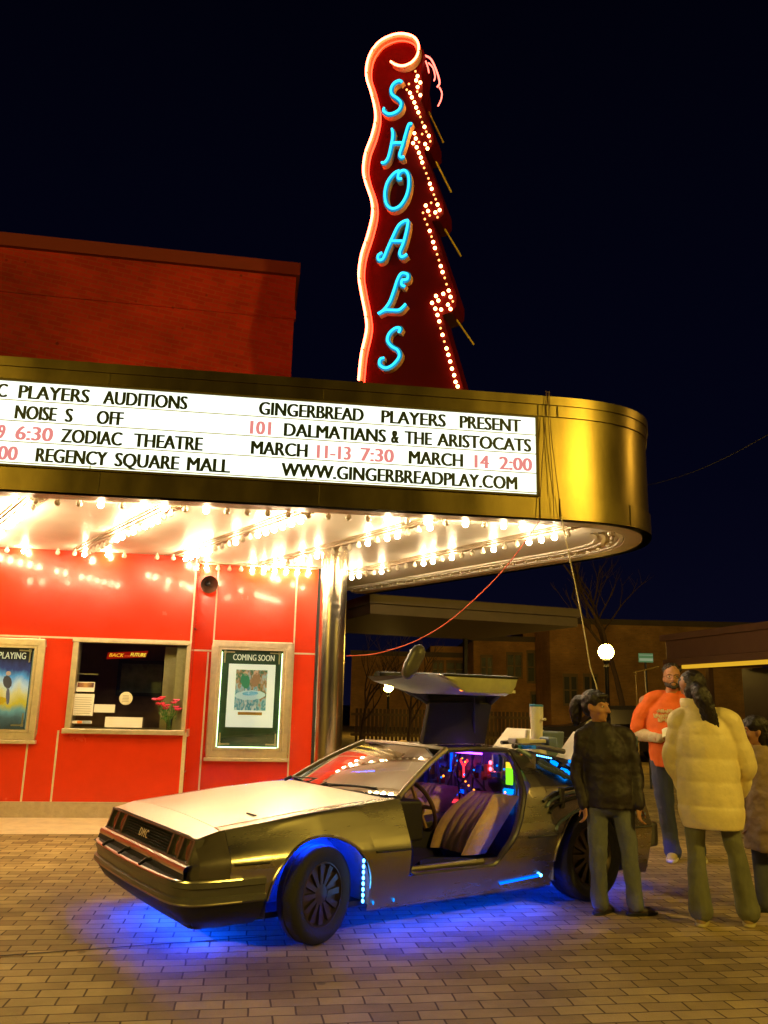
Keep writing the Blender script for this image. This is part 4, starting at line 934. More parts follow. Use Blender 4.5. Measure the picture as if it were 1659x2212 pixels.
for s, (v0, v1) in ((1, (-.05, .52)), (1, (-.62, -.12))):
    mb = MB(); mb.tube([C(.56-.03*(1-abs(v0)), v0, .842), C(.585, (v0+v1)/2, .856), C(.64, v1, .860)], .006, 6); mb.tube([C(.50, v0, .82), C(.555, v0+.02, .848)], .014, 6); mb.build('wiper', M['black'], CAR)
# nose
def N(v, t, d=0): return C(-.80-.045*t-d, v*(1-.0*t), .652-.137*t)
mb = MB(); mb.grid([[N(v, t, -.05) for v in (-.80, -.46, .46, .80)] for t in (0, 1)])
for t0, t1 in ((0, .07), (.93, 1)): mb.box8([N(-.81, t1, -.05), N(.81, t1, -.05), N(.81, t1, .008), N(-.81, t1, .008), N(-.81, t0, -.05), N(.81, t0, -.05), N(.81, t0, .008), N(-.81, t0, .008)])
for v0, v1 in ((-.81, -.785), (-.475, -.45), (.45, .475), (.785, .81), (-.645, -.62), (.62, .645)): mb.box8([N(v0, .93, -.05), N(v1, .93, -.05), N(v1, .93, .004), N(v0, .93, .004), N(v0, .07, -.05), N(v1, .07, -.05), N(v1, .07, .004), N(v0, .07, .004)])
mb.build('headlamp_bezel', M['bumper'], CAR)
for s in (-1, 1):
    for a, b in ((.478, .618), (.648, .782)):
        v0, v1 = sorted((s*a, s*b)); mb = MB(); mb.grid([[N(v0+(v1-v0)*i/4, .10+.8*j/4, -.018+.012*(1-abs(i/2-1))*(1-abs(j/2-1))) for i in range(5)] for j in range(5)]); hl = mb.build('headlamp', M['lamp_glass'], CAR, True)
        MB().ell(N((v0+v1)/2, .55, -.028), (.045, .01, .040)).build('reflector', M['lamp_glass'], hl, True)
mb = MB()
for k in range(7): t = .14+.115*k; mb.box(N(0, t, -.025), (.89, .035, .005))
mb.build('grille', M['rubber'], CAR)
badge = mat('silver_badge', (.66, .58, .44), .4, .1)
class _N:
    def __call__(s, a, z, d=0): return N(a, (.652-z)/.137, d)
for k, (ch, v0) in enumerate((('D', -.105), ('M', -.045), ('C', .015))):
    mb = MB(); put_text(mb, _N(), ch, v0, v0+.054, .558, .050, .008, .10); mb.build('badge_letter', badge, CAR)
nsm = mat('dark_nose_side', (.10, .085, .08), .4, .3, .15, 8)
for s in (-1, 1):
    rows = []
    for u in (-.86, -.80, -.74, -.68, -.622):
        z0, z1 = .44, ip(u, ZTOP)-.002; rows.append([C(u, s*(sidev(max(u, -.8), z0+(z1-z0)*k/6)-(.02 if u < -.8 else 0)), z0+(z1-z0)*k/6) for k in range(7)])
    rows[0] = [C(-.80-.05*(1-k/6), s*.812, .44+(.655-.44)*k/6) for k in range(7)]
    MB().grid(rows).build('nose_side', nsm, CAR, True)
# bumper
path = [(-.40, .935), (-.55, .932), (-.70, .922), (-.80, .905), (-.86, .875), (-.905, .81), (-.93, .70), (-.945, .45), (-.955, 0)]
path = smooth2([Vector(p) for p in path]+[Vector((p[0], -p[1])) for p in path[-2::-1]], 3)
def along(prof, name, m, inset=0, sm=True, pth=None):
    rows = []; pth = pth or path
    for i, p in enumerate(pth):
        t = (pth[min(i+1, len(pth)-1)]-pth[max(i-1, 0)]).normalized(); nn = Vector((t.y, -t.x)); nn = -nn if nn.dot(Vector((p.x+.2, p.y))) < 0 else nn
        rows.append([C(p.x+nn.x*d, p.y+nn.y*d, z) for d, z in prof])
    return MB().grid(rows).build(name, m, CAR, sm, angle=35)
along([(-.05, .438), (0, .432), (.004, .402), (-.010, .396), (-.012, .352), (.004, .346), (.006, .318), (-.004, .306), (-.06, .304)], 'bumper', M['bumper'])
along([(-.022, .438), (-.012, .444), (.002, .441), (.005, .433)], 'bumper_edge', M['litsteel'], pth=path[3:-3])  # this strip and the next put bright highlights into the bumper edges
along([(.0065, .322), (.010, .316), (.0065, .310)], 'bumper_lower_edge', M['fascia'], pth=path[3:-3])
mb = MB(); mb.grid([[C(u, v, z) for v in [-.84+.14*j for j in range(13)]] for u, z in ((-.838, .518), (-.872, .510), (-.882, .492), (-.878, .47))]); mb.build('nose_ledge', M['litsteel'], CAR, True)
mb = MB(); mb.grid([[C(u, v*w_, z) for v in [-.86+.1434*j for j in range(13)]] for u, z, w_ in ((-.878, .48, .98), (-.884, .442, 1), (-.935, .436, .92))]); mb.build('bumper_recess', M['rubber'], CAR, True)
for v in (-.48, -.12, .30):
    mb = MB(); mb.tube([C(-.875, v, .475), C(-.91, v-.02, .468), C(-.952, v-.01, .446)], .011, 6); mb.build('bumper_divider', M['black'], CAR, True)
along([(-.02, .308), (-.03, .27), (-.07, .215), (-.16, .155), (-.25, .135)], 'air_dam', M['black'])
mb = MB(); mb.box(C(1.2, 0, .185), (1.56, 4.0, .03)); mb.build('floor_pan', M['black'], CAR)
# rub line
for u0, u1 in ((-.6, -.38), (.38, .655), (1.72, 1.99), (2.83, 3.3)):
    MB().tube([C(u0+(u1-u0)*k/6, sidev(u0+(u1-u0)*k/6, .515)+.002, .515) for k in range(7)], .008, 6).build('rub_strip', M['black'], CAR)
# wheel arch liners and wheels
liner = mat('arch_liner', (.22, .22, .26), .6)
def wheel(u, v, r, wdt, steer, s):
    w_ = bpy.data.objects.new('wheel', None); COL.objects.link(w_); w_.parent = CAR; w_.location = C(u, v, r+.002); w_.rotation_euler.z = steer; w_.empty_display_size = .1
    ax = (s, 0, 0); h = wdt/2
    MB().lathe([(r*.66, -h*.9), (r*.88, -h), (r*.97, -h*.85), (r, -h*.6), (r, -h*.2), (r*.985, -h*.18), (r*.985, h*.18), (r, h*.2), (r, h*.6), (r*.97, h*.85), (r*.9, h), (r*.80, h*.98), (r*.68, h*.88), (r*.66, h*.8)], ax=ax, n=44).build('tyre', M['tyre'], w_, True)
    mb = MB(); mb.lathe([(r*.665, -h*.8), (r*.66, h*.84), (r*.63, h*.86), (r*.61, h*.62), (r*.58, h*.45), (r*.22, h*.5), (r*.20, h*.66), (r*.13, h*.72), (0, h*.73)], ax=ax, n=40)
    for k in range(12):
        a = 2*math.pi*k/12; d = Vector((0, math.cos(a), math.sin(a))); n = Vector((0, -math.sin(a), math.cos(a))); X = Vector((s, 0, 0))
        mb.box8([d*r*a_+n*b_*wd+X*h*x_ for x_ in (.3, 1) for a_, b_, wd, in ((.20, -1, .012), (.20, 1, .012), (.60, 1, .024), (.60, -1, .024))] if False else [d*r*.20-n*.014+X*h*.45, d*r*.20+n*.014+X*h*.45, d*r*.60+n*.026+X*h*.40, d*r*.60-n*.026+X*h*.40, d*r*.20-n*.012+X*h*.70, d*r*.20+n*.012+X*h*.70, d*r*.61+n*.020+X*h*.72, d*r*.61-n*.020+X*h*.72])
    mb.build('rim', M['rim'], w_, True)
for s in (1, -1):
    wheel(0, s*.815, .285, .155, R(20) if s > 0 else R(17), s); wheel(2.41, s*.80, .33, .235, 0, s)
    for c, h, rx, rz in (AF, AR):
        mb = MB(); mb.grid([[C(c-rx*math.cos(math.pi*k/20)*1.01, s*(sidev(c, .6)-.03-dv_), (h+rz*1.01*math.sin(math.pi*k/20)) if 0 < k < 20 else .19) for dv_ in (0, .12, .36)] for k in range(21)]); mb.grid([[C(c-rx*math.cos(math.pi*k/20), s*.55, h+rz*math.sin(math.pi*k/20)), C(c-rx*math.cos(math.pi*k/20), s*.55, .19)] for k in range(21)])
        mb.build('wheel_arch', liner, CAR, True)
        # rolled lip of the arch
        if s > 0: MB().tube([C(c-rx*math.cos(math.pi*k/24), sidev(c-rx*math.cos(math.pi*k/24), h+rz*math.sin(math.pi*k/24))+.001, h+rz*math.sin(math.pi*k/24)) for k in range(25)], .009, 6).build('arch_lip', M['steel'], CAR, True)
# screen, pillars, roof
def ws(v, t): # windscreen surface, t 0 at the base
    q = 1-(v/.76)**2; ub, zb = .66-.14*q, .822; ut, zt = 1.225-.06*q, 1.118+.012*q; vv = v*(1-t)+v*t*.735
    return C(ub+(ut-ub)*t, vv, zb+(zt-zb)*t+.018*math.sin(math.pi*t))
mb = MB(); mb.grid([[ws(-.745+1.49*j/16, .02+.95*i/8) for j in range(17)] for i in range(9)]); mb.build('windscreen', M['windscreen'], CAR, True)
for s in (-1, 1): MB().tube([ws(s*.765, t/6) for t in range(7)], [.020, .021, .021, .021, .021, .022, .024], 8).build('windscreen_pillar', M['fascia'], CAR, True)
MB().tube([ws(-.76+1.52*j/12, 1.0)+Vector((0, .012, 0)) for j in range(13)], .019, 8).build('windscreen_header', M['fascia'], CAR, True)
def roofz(u, v): return ip(u, [(1.2, 1.122), (1.5, 1.138), (1.95, 1.132), (2.05, 1.12)])-.03*(v/.56)**2
mb = MB(); mb.grid([[C(u, v, roofz(u, v)) for v in [-.56+.0765*j for j in range(11)]] for u in (1.19, 1.35, 1.5, 1.65, 1.8, 1.9)])
mb.grid([[C(u, v, roofz(u, v)) for v in [-.56+.112*j for j in range(11)]] for u in (1.90, 1.97, 2.05)]); mb.grid([[C(u, v, roofz(u, v)) for v in (.205, .32, .45, .55)] for u in (1.19, 1.235)])
mb.build('roof', M['steel'], CAR, True)
mb = MB(); mb.grid([[C(u, v, roofz(u, v)-.05) for v in [-.55+.0755*j for j in range(11)]] for u in (1.21, 1.5, 1.8, 2.0)]); mb.grid([[C(u, .205, roofz(u, .2)), C(u, .205, roofz(u, .2)-.05)] for u in (1.235, 1.5, 1.89)]); mb.build('roof_lining', M['darkleather'], CAR)
MB().ell(C(1.32, -.12, 1.14), (.05, .03, .012)).build('roof_lamp', mat('amber_lens', (.7, .42, .10), .3), CAR, True)
mb = MB()
def sail(u, t, s): # t 0 belt, 1 roof
    vt, zt = .556, ip(u, [(1.88, 1.112), (2.05, 1.105), (3.28, .90)]); vb, zb = ip(u, VTOP), ip(u, ZTOP)
    return C(u+(.0)*(1-t), s*(vb+(vt-vb)*t), zb+(zt-zb)*t)
for s in (-1, 1): mb.grid([[sail(u, k/5, s)+Vector((s*.012*math.sin(math.pi*k/5), 0, 0)) for k in range(6)] for u in [1.865+.0943*i for i in range(16)]])
mb.build('sail_panel', M['steel'], CAR, True)
mb = MB(); mb.grid([[C(.70, -.79, .84), C(1.22, -.575, 1.10)], [C(1.85, -.80, .85), C(1.85, -.57, 1.11)]]); mb.build('side_window', M['carglass'], CAR)
# quarter window with its blue lights
qw = [sail(2.08, .86, 1), sail(2.30, .84, 1), sail(2.50, .12, 1), sail(2.22, .12, 1)]
off = Vector((.022, 0, .012))
qo = MB().quad(*[p+off for p in qw]).build('quarter_window', mat('dark_blue_glass', (.01, .02, .06), .1), CAR)
for k in range(7): a = qw[0]+(qw[1]-qw[0])*(.12+.11*k); MB().ell(a+off*1.6+Vector((0, 0, -.018)), (.008, .008, .010), n=8, m=6).build('led', M['led_dot'], qo)
for (a, b, w_) in (((2.25, .42), (2.29, .20), .030), ((2.36, .40), (2.40, .18), .018), ((2.20, .66), (2.25, .55), .022)):
    p, q = sail(*a, 1)+off*1.5, sail(*b, 1)+off*1.5; MB().tube([p, (p+q)/2, q], [w_*.5, w_, w_*.9], 8).build('blue_lamp', M['led_cyan'], qo, True)
MB().ell(sail(2.47, .80, 1)+off, (.014, .014, .014), n=8, m=6).build('led', M['led_cyan'], CAR)
MB().ell(sail(1.98, .90, 1)+off*.8, (.008, .012, .008), n=8, m=6).build('marker_lamp', M['led_orange'], CAR)
# cables along the sail panel
for k in range(4):
    MB().tube(smooth2([sail(1.93+.03*k, .97-.05*k, 1)+off, sail(2.08, .72-.08*k, 1)+off*1.5, sail(2.22+.02*k, .36-.09*k, 1)+off*1.7, sail(2.45, .10-.05*k, 1)+off*1.7, sail(2.75, .02-.04*k, 1)+off*1.4], 4), .014, 7).build('cable', M['bluegrey'], CAR, True)
for k, (z0, z1) in enumerate(((.80, .82), (.765, .785), (.72, .75), (.60, .66))):
    MB().tube(smooth2([C(u, sidev(u, z)+.014, z) for u, z in ((1.93+.02*k, z0-.05), (2.05, z0), (2.3, z1+.02), (2.6, z1), (2.9, z1-.03), (3.2, z1-.05))], 4), .012, 7).build('cable', M['bluegrey'] if k % 2 else M['black'], CAR, True)
for u in (2.12, 2.72):
    MB().box(C(u, sidev(u, .78)+.02, .77), (.035, .04, .15)).build('cable_clamp', M['bumper'], CAR, bevel=.006)
# rear deck and gadgets
mb = MB()
mb.grid([[C(u, v, z) for v in (-.54, 0, .54)] for u, z in ((2.05, 1.05), (3.30, .86))])
for k in range(7): u = 2.12+.16*k; z = 1.085-.030*k; mb.box8([C(u, -.52, z-.012), C(u, .52, z-.012), C(u+.12, .52, z-.05), C(u+.12, -.52, z-.05), C(u, -.52, z+.006), C(u, .52, z+.006), C(u+.12, .52, z-.03), C(u+.12, -.52, z-.03)])
mb.build('rear_louvres', M['black'], CAR)
mb = MB(); mb.tube([C(2.02, .44, 1.13), C(2.3, .46, 1.125), C(2.6, .44, 1.08)], .022, 8); mb.tube([C(2.02, .30, 1.15), C(2.3, .30, 1.16), C(2.6, .30, 1.10)], .016, 8); mb.build('deck_pipe', M['bumper'], CAR, True)
mb = MB(); mb.box(C(2.16, .36, 1.165), (.10, .16, .05)); mb.box(C(2.40, .34, 1.16), (.05, .30, .03)); mb.build('deck_box', M['whiteparts'], CAR, bevel=.008)
mb = MB(); mb.box(C(2.52, .34, 1.15), (.12, .10, .09)); mb.build('deck_canister', M['bluegrey'], CAR, bevel=.012)
MB().tube([C(2.28, .33, 1.17), C(2.29, .33, 1.25)], .020, 10).build('deck_post', M['whiteparts'], CAR, True)
MB().box(C(2.10, .52, 1.125), (.03, .17, .03)).build('cyan_strip', mat('cyan_paint', (.03, .25, .38), .4), CAR)
MB().lathe([(.085, 1.02), (.075, 1.10), (.050, 1.17), (.054, 1.30), (.060, 1.36), (.060, 1.445), (.0, 1.446)], C(2.66, .06, 0), n=22).build('reactor_tower', M['whiteparts'], CAR, True)
MB().lathe([(.062, 1.445), (.062, 1.462), (.045, 1.466), (0, 1.466)], C(2.66, .06, 0), n=22).build('tower_cap', mat('blue_cap', (.05, .22, .45), .3), CAR, True)
MB().lathe([(.0, 0), (.012, 0), (.012, .05), (0, .05)], C(2.66, .122, 1.33), ax=(1, 0, .2), n=10).build('tower_knob', M['trim'], CAR)
for s in (1, -1):
    v0, v1 = sorted((s*.22, s*.66))
    mb = MB(); mb.box8([C(2.86, v0, .93), C(2.86, v1, .93), C(3.62, v1, .93), C(3.62, v0, .93), C(3.16, v0, 1.215), C(3.16, v1, 1.215), C(3.70, v1, 1.215), C(3.70, v0, 1.215)])
    po = mb.build('vent_pod', M['bluegrey'], CAR, bevel=.012)
    mb = MB(); mb.box8([C(2.72, v0-.03, .985), C(2.72, v1+.03, .985), C(2.75, v1+.03, .98), C(2.75, v0-.03, .98), C(3.12, v0-.03, 1.235), C(3.12, v1+.03, 1.235), C(3.15, v1+.03, 1.23), C(3.15, v0-.03, 1.23)]); mb.build('pod_plate', M['whiteparts'], po, bevel=.005)  # white colour stands in for light reflected by the metal vent
    mb = MB()
    for k in range(4): mb.box(C(3.66+.012*k, (v0+v1)/2, .97+.065*k), (.40, .05, .02))
    mb.build('vent_slats', M['black'], po)
mb = MB(); mb.box(C(3.42, 0, .44), (1.78, .16, .20)); mb.build('rear_bumper', M['bumper'], CAR, bevel=.03)
for s in (-1, 1): MB().box(C(3.365, s*.6, .68), (.36, .03, .16)).build('tail_lamp', mat('red_tail_lens', (.35, .02, .01), .2), CAR, bevel=.006)
# cabin
mb = MB(); mb.box(C(1.3, 0, .24), (1.46, 1.5, .05)); mb.build('cabin_floor', M['darkleather'], CAR)
mb = MB(); mb.grid([[C(2.02, v, z) for v in (-.76, 0, .70)] for z in (.26, .8, 1.08)]); mb.build('bulkhead', M['purple'], CAR)
mb = MB()
random.seed(5)
for k in range(26):
    v = random.uniform(-.62, .55); z = random.uniform(.62, 1.04); mb.box(C(2.0-random.uniform(0, .03), v, z), (random.uniform(.03, .12), .03, random.uniform(.02, .10)))
for k in range(9): v = -.6+.14*k+random.uniform(-.03, .03); mb.tube([C(1.97, v, 1.05), C(1.955, v+random.uniform(-.05, .05), .85), C(1.97, v+random.uniform(-.08, .08), .62)], .010, 6)
mb.build('bulkhead_gear', mat('grey_gear', (.20, .18, .22), .35, .5), CAR)
for nm, mm, n_ in (('blue_box', mat('blue_enamel_box', (.03, .06, .40), .35), 7), ('red_box', mat('red_enamel_box', (.35, .03, .03), .4), 5), ('brass_fitting', mat('brass', (.55, .35, .10), .3, .9), 6)):
    for k in range(n_):
        MB().box(C(1.955, random.uniform(-.6, .5), random.uniform(.60, 1.04)), (random.uniform(.03, .09), .04, random.uniform(.03, .12))).build(nm, mm, CAR, bevel=.006)
for k in range(6):
    v = random.uniform(-.55, .45); MB().tube(smooth2([C(1.95, v, 1.06), C(1.90, v+random.uniform(-.1, .1), .9), C(1.92, v+random.uniform(-.2, .2), .75), C(1.95, v+random.uniform(-.25, .25), .62)], 4), .009, 6).build('hose', random.choice([M['black'], M['bluegrey'], M['bumper']]), CAR, True)
for k in range(22):
    MB().ell(C(1.93, random.uniform(-.6, .5), random.uniform(.66, 1.03)), (.008, .008, .008), n=8, m=6).build('led', M[random.choice(['led_red', 'led_cyan', 'led_orange', 'led_cyan', 'led_amber'])], CAR)
MB().box(C(1.93, -.30, .64), (.30, .02, .03)).build('red_display', M['led_red'], CAR)
mb = MB(); mb.grid([[C(u, -.77, z) for u in (.68, 1.3, 1.98)] for z in (.26, .55, .84)]); mb.build('far_door_card', M['purple'], CAR)
mb = MB(); mb.box8([C(.66, -.74, .50), C(.66, .72, .50), C(.92, .72, .52), C(.92, -.74, .52), C(.60, -.74, .80), C(.60, .72, .80), C(.90, .72, .785), C(.90, -.74, .785)]); mb.build('dashboard', M['darkleather'], CAR, bevel=.02)
mb = MB(); mb.box8([C(.9, -.10, .26), C(.9, .12, .26), C(1.95, .12, .26), C(1.95, -.10, .26), C(.9, -.10, .50), C(.9, .12, .50), C(1.95, .12, .60), C(1.95, -.10, .60)]); mb.build('centre_console', M['darkleather'], CAR, bevel=.015)
ctr = C(1.10, .40, .705); axw = C(.90, 0, .38).normalized(); aw = axw.orthogonal().normalized(); bw = axw.cross(aw)
sw = MB().tube([ctr+(aw*math.cos(2*math.pi*k/28)+bw*math.sin(2*math.pi*k/28))*.185 for k in range(28)], .017, 8, closed=True).build('steering_wheel', mat('brown_wheel_leather', (.09, .045, .03), .35), CAR, True)
mb = MB(); mb.lathe([(.0, -.02), (.065, -.02), (.07, 0), (.05, .03), (0, .035)], ctr, axw, 18)
for k in range(4): a = math.pi/4+k*math.pi/2; d = aw*math.cos(a)+bw*math.sin(a); mb.tube([ctr+d*.05, ctr+d*.178], .016, 6)
mb.tube([ctr, ctr-axw*.25], .03, 8); mb.build('wheel_spokes', mat('tan_wheel_boss', (.30, .17, .10), .35), sw, True)
def seat(vc):
    # pleated backrest, reclined, and cushion
    mb = MB(); rows = []
    NV = 41
    for i in range(15):
        t = i/14; rows.append([])
        for j in range(NV):
            x = -1+2*j/(NV-1); hw = .225*(.94+.10*math.sin(math.pi*t)-.26*max(0, t-.72)/.28)
            u = 1.46+.36*t-.05*math.sin(math.pi*t*.8); z = .36+.41*t
            bol = .085*max(0, abs(x)-.62)**1.0/.38*(1-.6*t)
            pl = .016*abs(math.cos(x*math.pi*2.6))
            rd_ = -.05*max(0, (abs(x)-.9)/.1)
            rows[-1].append(C(u-bol-pl-rd_-.03*math.sin(math.pi*min(1, t*1.05)), vc+x*hw, z))
    mb.grid(rows)
    bk = [[C(1.60+.36*t, vc+x*.22*(1-.26*max(0, t-.72)/.28), .36+.40*t) for x in (-1, 0, 1)] for t in (0, .5, .85, 1)]
    mb.grid(bk); mb.grid([[r[0] for r in rows], [C(1.60+.36*i/14, vc-.22, .36+.40*i/14) for i in range(15)]]); mb.grid([[r[-1] for r in rows], [C(1.60+.36*i/14, vc+.22, .36+.40*i/14) for i in range(15)]]); mb.grid([rows[-1], [C(1.96, vc+(-1+2*j/(NV-1))*.165, .76) for j in range(NV)]])
    b = mb.build('seat_backrest', M['tan'], CAR, True, angle=60)
    mb = MB(); rows = []
    for i in range(9):
        t = i/8; rows.append([C(.98+.52*t, vc+(-1+2*j/20)*.23, .34-.05*t+.05*max(0, abs(-1+2*j/20)-.6)/.4-.03*max(0, .15-t)/.15) for j in range(21)])
    mb.grid(rows); mb.grid([rows[0], [p+Vector((0, .02, -.12)) for p in rows[0]]]); mb.grid([[r[-1] for r in rows], [r[-1]+Vector((0, 0, -.12)) for r in rows]])
    mb.build('seat_cushion', M['darkleather'], CAR, True)
seat(.36); seat(-.36)
MB().ell(C(1.91, .36, .83), (.09, .05, .055)).build('head_restraint', M['darkleather'], CAR, True)
def led(u, v, z, w_, h, m, nm='led'): return MB().box(C(u-.035, v, z), (w_, .012, h)).build(nm, M[m], CAR, bevel=.003)
led(1.97, .485, .90, .075, .13, 'led_green', 'level_display'); led(1.97, .485, .985, .070, .045, 'led_amber', 'level_display')
mb = MB(); mb.box8([C(1.95, .41, .615), C(1.95, .45, .615), C(1.97, .45, .615), C(1.97, .41, .615), C(1.95, .39, .80), C(1.95, .50, .80), C(1.97, .50, .80), C(1.97, .39, .80)]); mb.build('blue_lamp', M['led_cyan'], CAR)
for dv_, dz_ in ((-.025, .02), (.03, .02), (-.025, -.03), (.028, -.03)): MB().ell(C(1.965, .25+dv_, .965+dz_), (.016, .012, .018), n=10, m=7).build('led', M['led_pink'], CAR, True)
for a, b in (((-.16, .99), (-.11, .93)), ((-.06, .99), (-.11, .93)), ((-.11, .93), (-.11, .84))): MB().tube([C(1.955, a[0], a[1]), C(1.955, b[0], b[1])], .009, 6).build('red_tube', M['led_red'], CAR)
led(1.96, -.27, .72, .22, .06, 'led_dim', 'display'); led(1.96, -.24, .96, .03, .16, 'led_dim', 'display'); led(1.96, -.10, .73, .05, .03, 'led_dim', 'display')
for v, z, m in ((-.45, 1.01, 'led_red'), (-.39, .83, 'led_orange'), (-.44, .985, 'led_cyan')): MB().ell(C(1.955, v, z), (.010, .01, .010), n=8, m=6).build('led', M[m], CAR)
MB().ell(C(1.30, .16, .66), (.012, .012, .012), n=8, m=6).build('led', emit('small_green_led', (.35, 1, .03), 2), CAR)
MB().tube([C(1.72, -.45, 1.06), C(1.72, .40, 1.07)], .008, 6).build('violet_strip', M['led_purple'], CAR)
MB().tube([C(1.9, .62, .55), C(1.93, .64, .72)], .008, 6).build('blue_strip', M['led_cyan'], CAR)
# raised gull wing door: the closed shape turned up about its roof hinge
TH_ = R(77.3); ct, st_ = math.cos(TH_), math.sin(TH_)
def D(u, v, z): dv_, dz_ = v-.20, z-1.13; return C(u, .20+dv_*ct-dz_*st_, 1.13+dv_*st_+dz_*ct)
def uf(z): return ip(z, [(.34, .77), (.60, .69), (.83, .47)])
def ur(z): return ip(z, [(.34, 1.44), (.46, 1.55), (.63, 1.70), (.80, 1.80), (.845, 1.845)])
DOOR = None
zs = [.345+.485*k/9 for k in range(10)]
def dv(u, z): a_ = sidev(u, .345); b_ = sidev(u, .83); l_ = a_+(b_-a_)*(z-.345)/.485; return l_+.28*(sidev(u, z)-l_)
rows = [[D(uf(z)+(ur(z)-uf(z))*j/14, dv(uf(z)+(ur(z)-uf(z))*j/14, z), z) for j in range(15)] for z in zs]
mb = MB(); mb.grid(rows)
DOOR = mb.build('door', M['steel'], CAR, True)
inn = [[D(uf(z)+.05+(ur(z)-uf(z)-.09)*j/14, sidev(uf(z), z)-(.11+.03*math.sin(math.pi*k/9))*(.30+.70*min(1, j/4)), z+.0) for j in range(15)] for k, z in enumerate(zs)]
mb = MB(); mb.grid(inn); mb.build('door_card', M['doortrim'], DOOR, True)
jm = mat('door_edge', (.15, .12, .08), .45, .4)
for k_ in (0, -1): MB().grid([[r[k_] for r in rows], [r[k_] for r in inn]]).build('door_edge', jm, DOOR)
mb = MB(); mb.grid([rows[0], [(p+q)/2+Vector((.012, 0, 0)) for p, q in zip(rows[0], inn[0])], inn[0]]); mb.build('door_bottom_edge', M['doortrim'], DOOR, True)
mb = MB(); mb.tube([p+Vector((0, 0, .004)) for p in rows[0]], .009, 6); mb.build('bottom_seal', M['black'], DOOR, True)
MB().box(D(1.38, .80, .375), (.02, .16, .02)).build('latch', M['whiteparts'], DOOR)
MB().ell(C(1.04, .98, 1.556), (.020, .022, .014), n=10, m=7).build('door_lamp', M['led_orange'], DOOR)
# upper door: window frame, glass, roof section
def du(v): return ip(v, [(.56, 1.24), (.79, .56)])
wl = [D(1.24, .56, 1.105), D(.90, .68, .97), D(.56, .79, .835)]
mb = MB(); mb.tube(wl, [.03, .03, .035], 8); mb.tube([D(1.87, .56, 1.10), D(1.85, .80, .84)], .04, 8); mb.tube([D(.56, .79, .835), D(1.2, .80, .84), D(1.85, .80, .845)], .028, 8); mb.tube([D(1.24, .56, 1.105), D(1.87, .56, 1.10)], .03, 8); mb.build('window_surround', M['darkleather'], DOOR, True)
mb = MB(); mb.quad(D(1.24, .57, 1.10), D(1.87, .57, 1.095), D(1.85, .79, .85), D(.60, .78, .85)); mb.build('window', M['carglass'], DOOR)
mb = MB(); mb.box8([D(1.24, .22, 1.075), D(1.88, .22, 1.075), D(1.88, .56, 1.06), D(1.24, .56, 1.06), D(1.24, .22, 1.13), D(1.88, .22, 1.13), D(1.88, .56, 1.105), D(1.24, .56, 1.105)]); mb.build('roof_section', M['darkleather'], DOOR, bevel=.008)
MB().tube([C(1.80, .22, 1.12), D(1.62, .62, 1.0)], .010, 6).build('strut', M['black'], DOOR)
mc = MB(); a_, b_ = C(.60, .93, 1.655), C(.66, .97, 1.80); d_ = (b_-a_).normalized()
mc.limb([a_, a_+d_*.05, b_-d_*.02, b_], [.045, .056, .055, .050], 14); mi_ = mc.build('mirror', M['bumper'], DOOR, True)
# lights under and on the car
for a, b in (((-.60, -.66), (-.60, .66)), ((.46, .785), (1.96, .785)), ((.5, -.785), (1.96, -.785)), ((3.0, -.6), (3.0, .6))):
    MB().tube([C(a[0], a[1], .1655), C(b[0], b[1], .1655)], .006, 6).build('underglow_strip', M['led_blue' if b[1] == .66 else 'led_blue_side'], CAR)
for k in range(8): MB().ell(C(.305, .895, .225+.034*k), (.009, .009, .013), n=8, m=6).build('led', M['led_dot'], CAR)
MB().tube([C(-.17+.34*k/6, .78, .600+.018*math.sin(math.pi*k/6)) for k in range(7)], .007, 6).build('added_arch_glow', M['led_blue'], CAR)  # hidden strip added to fill the wheel arch with blue light
MB().tube([C(1.48, .875, .215), C(1.86, .878, .235)], .008, 6).build('sill_reflection', emit('blue_sill_reflection', (0, .10, 1), 3), CAR)  # glowing tube stands in for the blue reflection along the sill
MB().ell(C(1.87, .885, .238), (.012, .012, .012), n=8, m=6).build('led', M['led_dot'], CAR)
for u in (.40, .56): MB().ell(C(u, .872, .20), (.006, .006, .012), n=8, m=6).build('led', M['led_cyan'], CAR)

# ------------------------------------------------------------------ people (local frame: x across, y away from the street side, z up)
def Rz(a): return Matrix.Rotation(a, 3, 'Z')
def hand(mb, wr, d, n, side, curl=.5, k=1.0):
    wr, d, n = Vector(wr), Vector(d).normalized(), Vector(n); n = (n-d*n.dot(d)).normalized(); a = d.cross(n)*side
    rot = Matrix((a, d, n)).transposed()
    mb.ell(wr+d*.052*k, (.040*k, .052*k, .017*k), rot, 12, 8); mb.limb([wr-d*.03*k, wr+d*.02*k], [.026*k, .028*k], 10)
    for i, L in enumerate((.070, .080, .074, .058)):
        b = wr+d*.088*k+a*(.030-.020*i)*k; c1 = curl*.9; c2 = curl*2.0; c3 = curl*2.8; L *= k
        p1 = b+(d*math.cos(c1)+n*math.sin(c1))*L*.45; p2 = p1+(d*math.cos(c2)+n*math.sin(c2))*L*.33; p3 = p2+(d*math.cos(c3)+n*math.sin(c3))*L*.26
        mb.limb([b-d*.02*k, b, p1, p2, p3], [.0095*k, .0095*k, .0088*k, .008*k, .007*k], 8)
    t0 = wr+d*.025*k+a*.034*k; t1 = t0+(d*.55+a*.75+n*.25).normalized()*.035*k; t2 = t1+(d*.9+a*.1+n*.45).normalized()*.032*k; t3 = t2+(d*.9-a*.2+n*.5).normalized()*.024*k
    mb.limb([wr+d*.012*k+a*.02*k, t0, t1, t2, t3], [.016*k, .015*k, .012*k, .0105*k, .0085*k], 8)
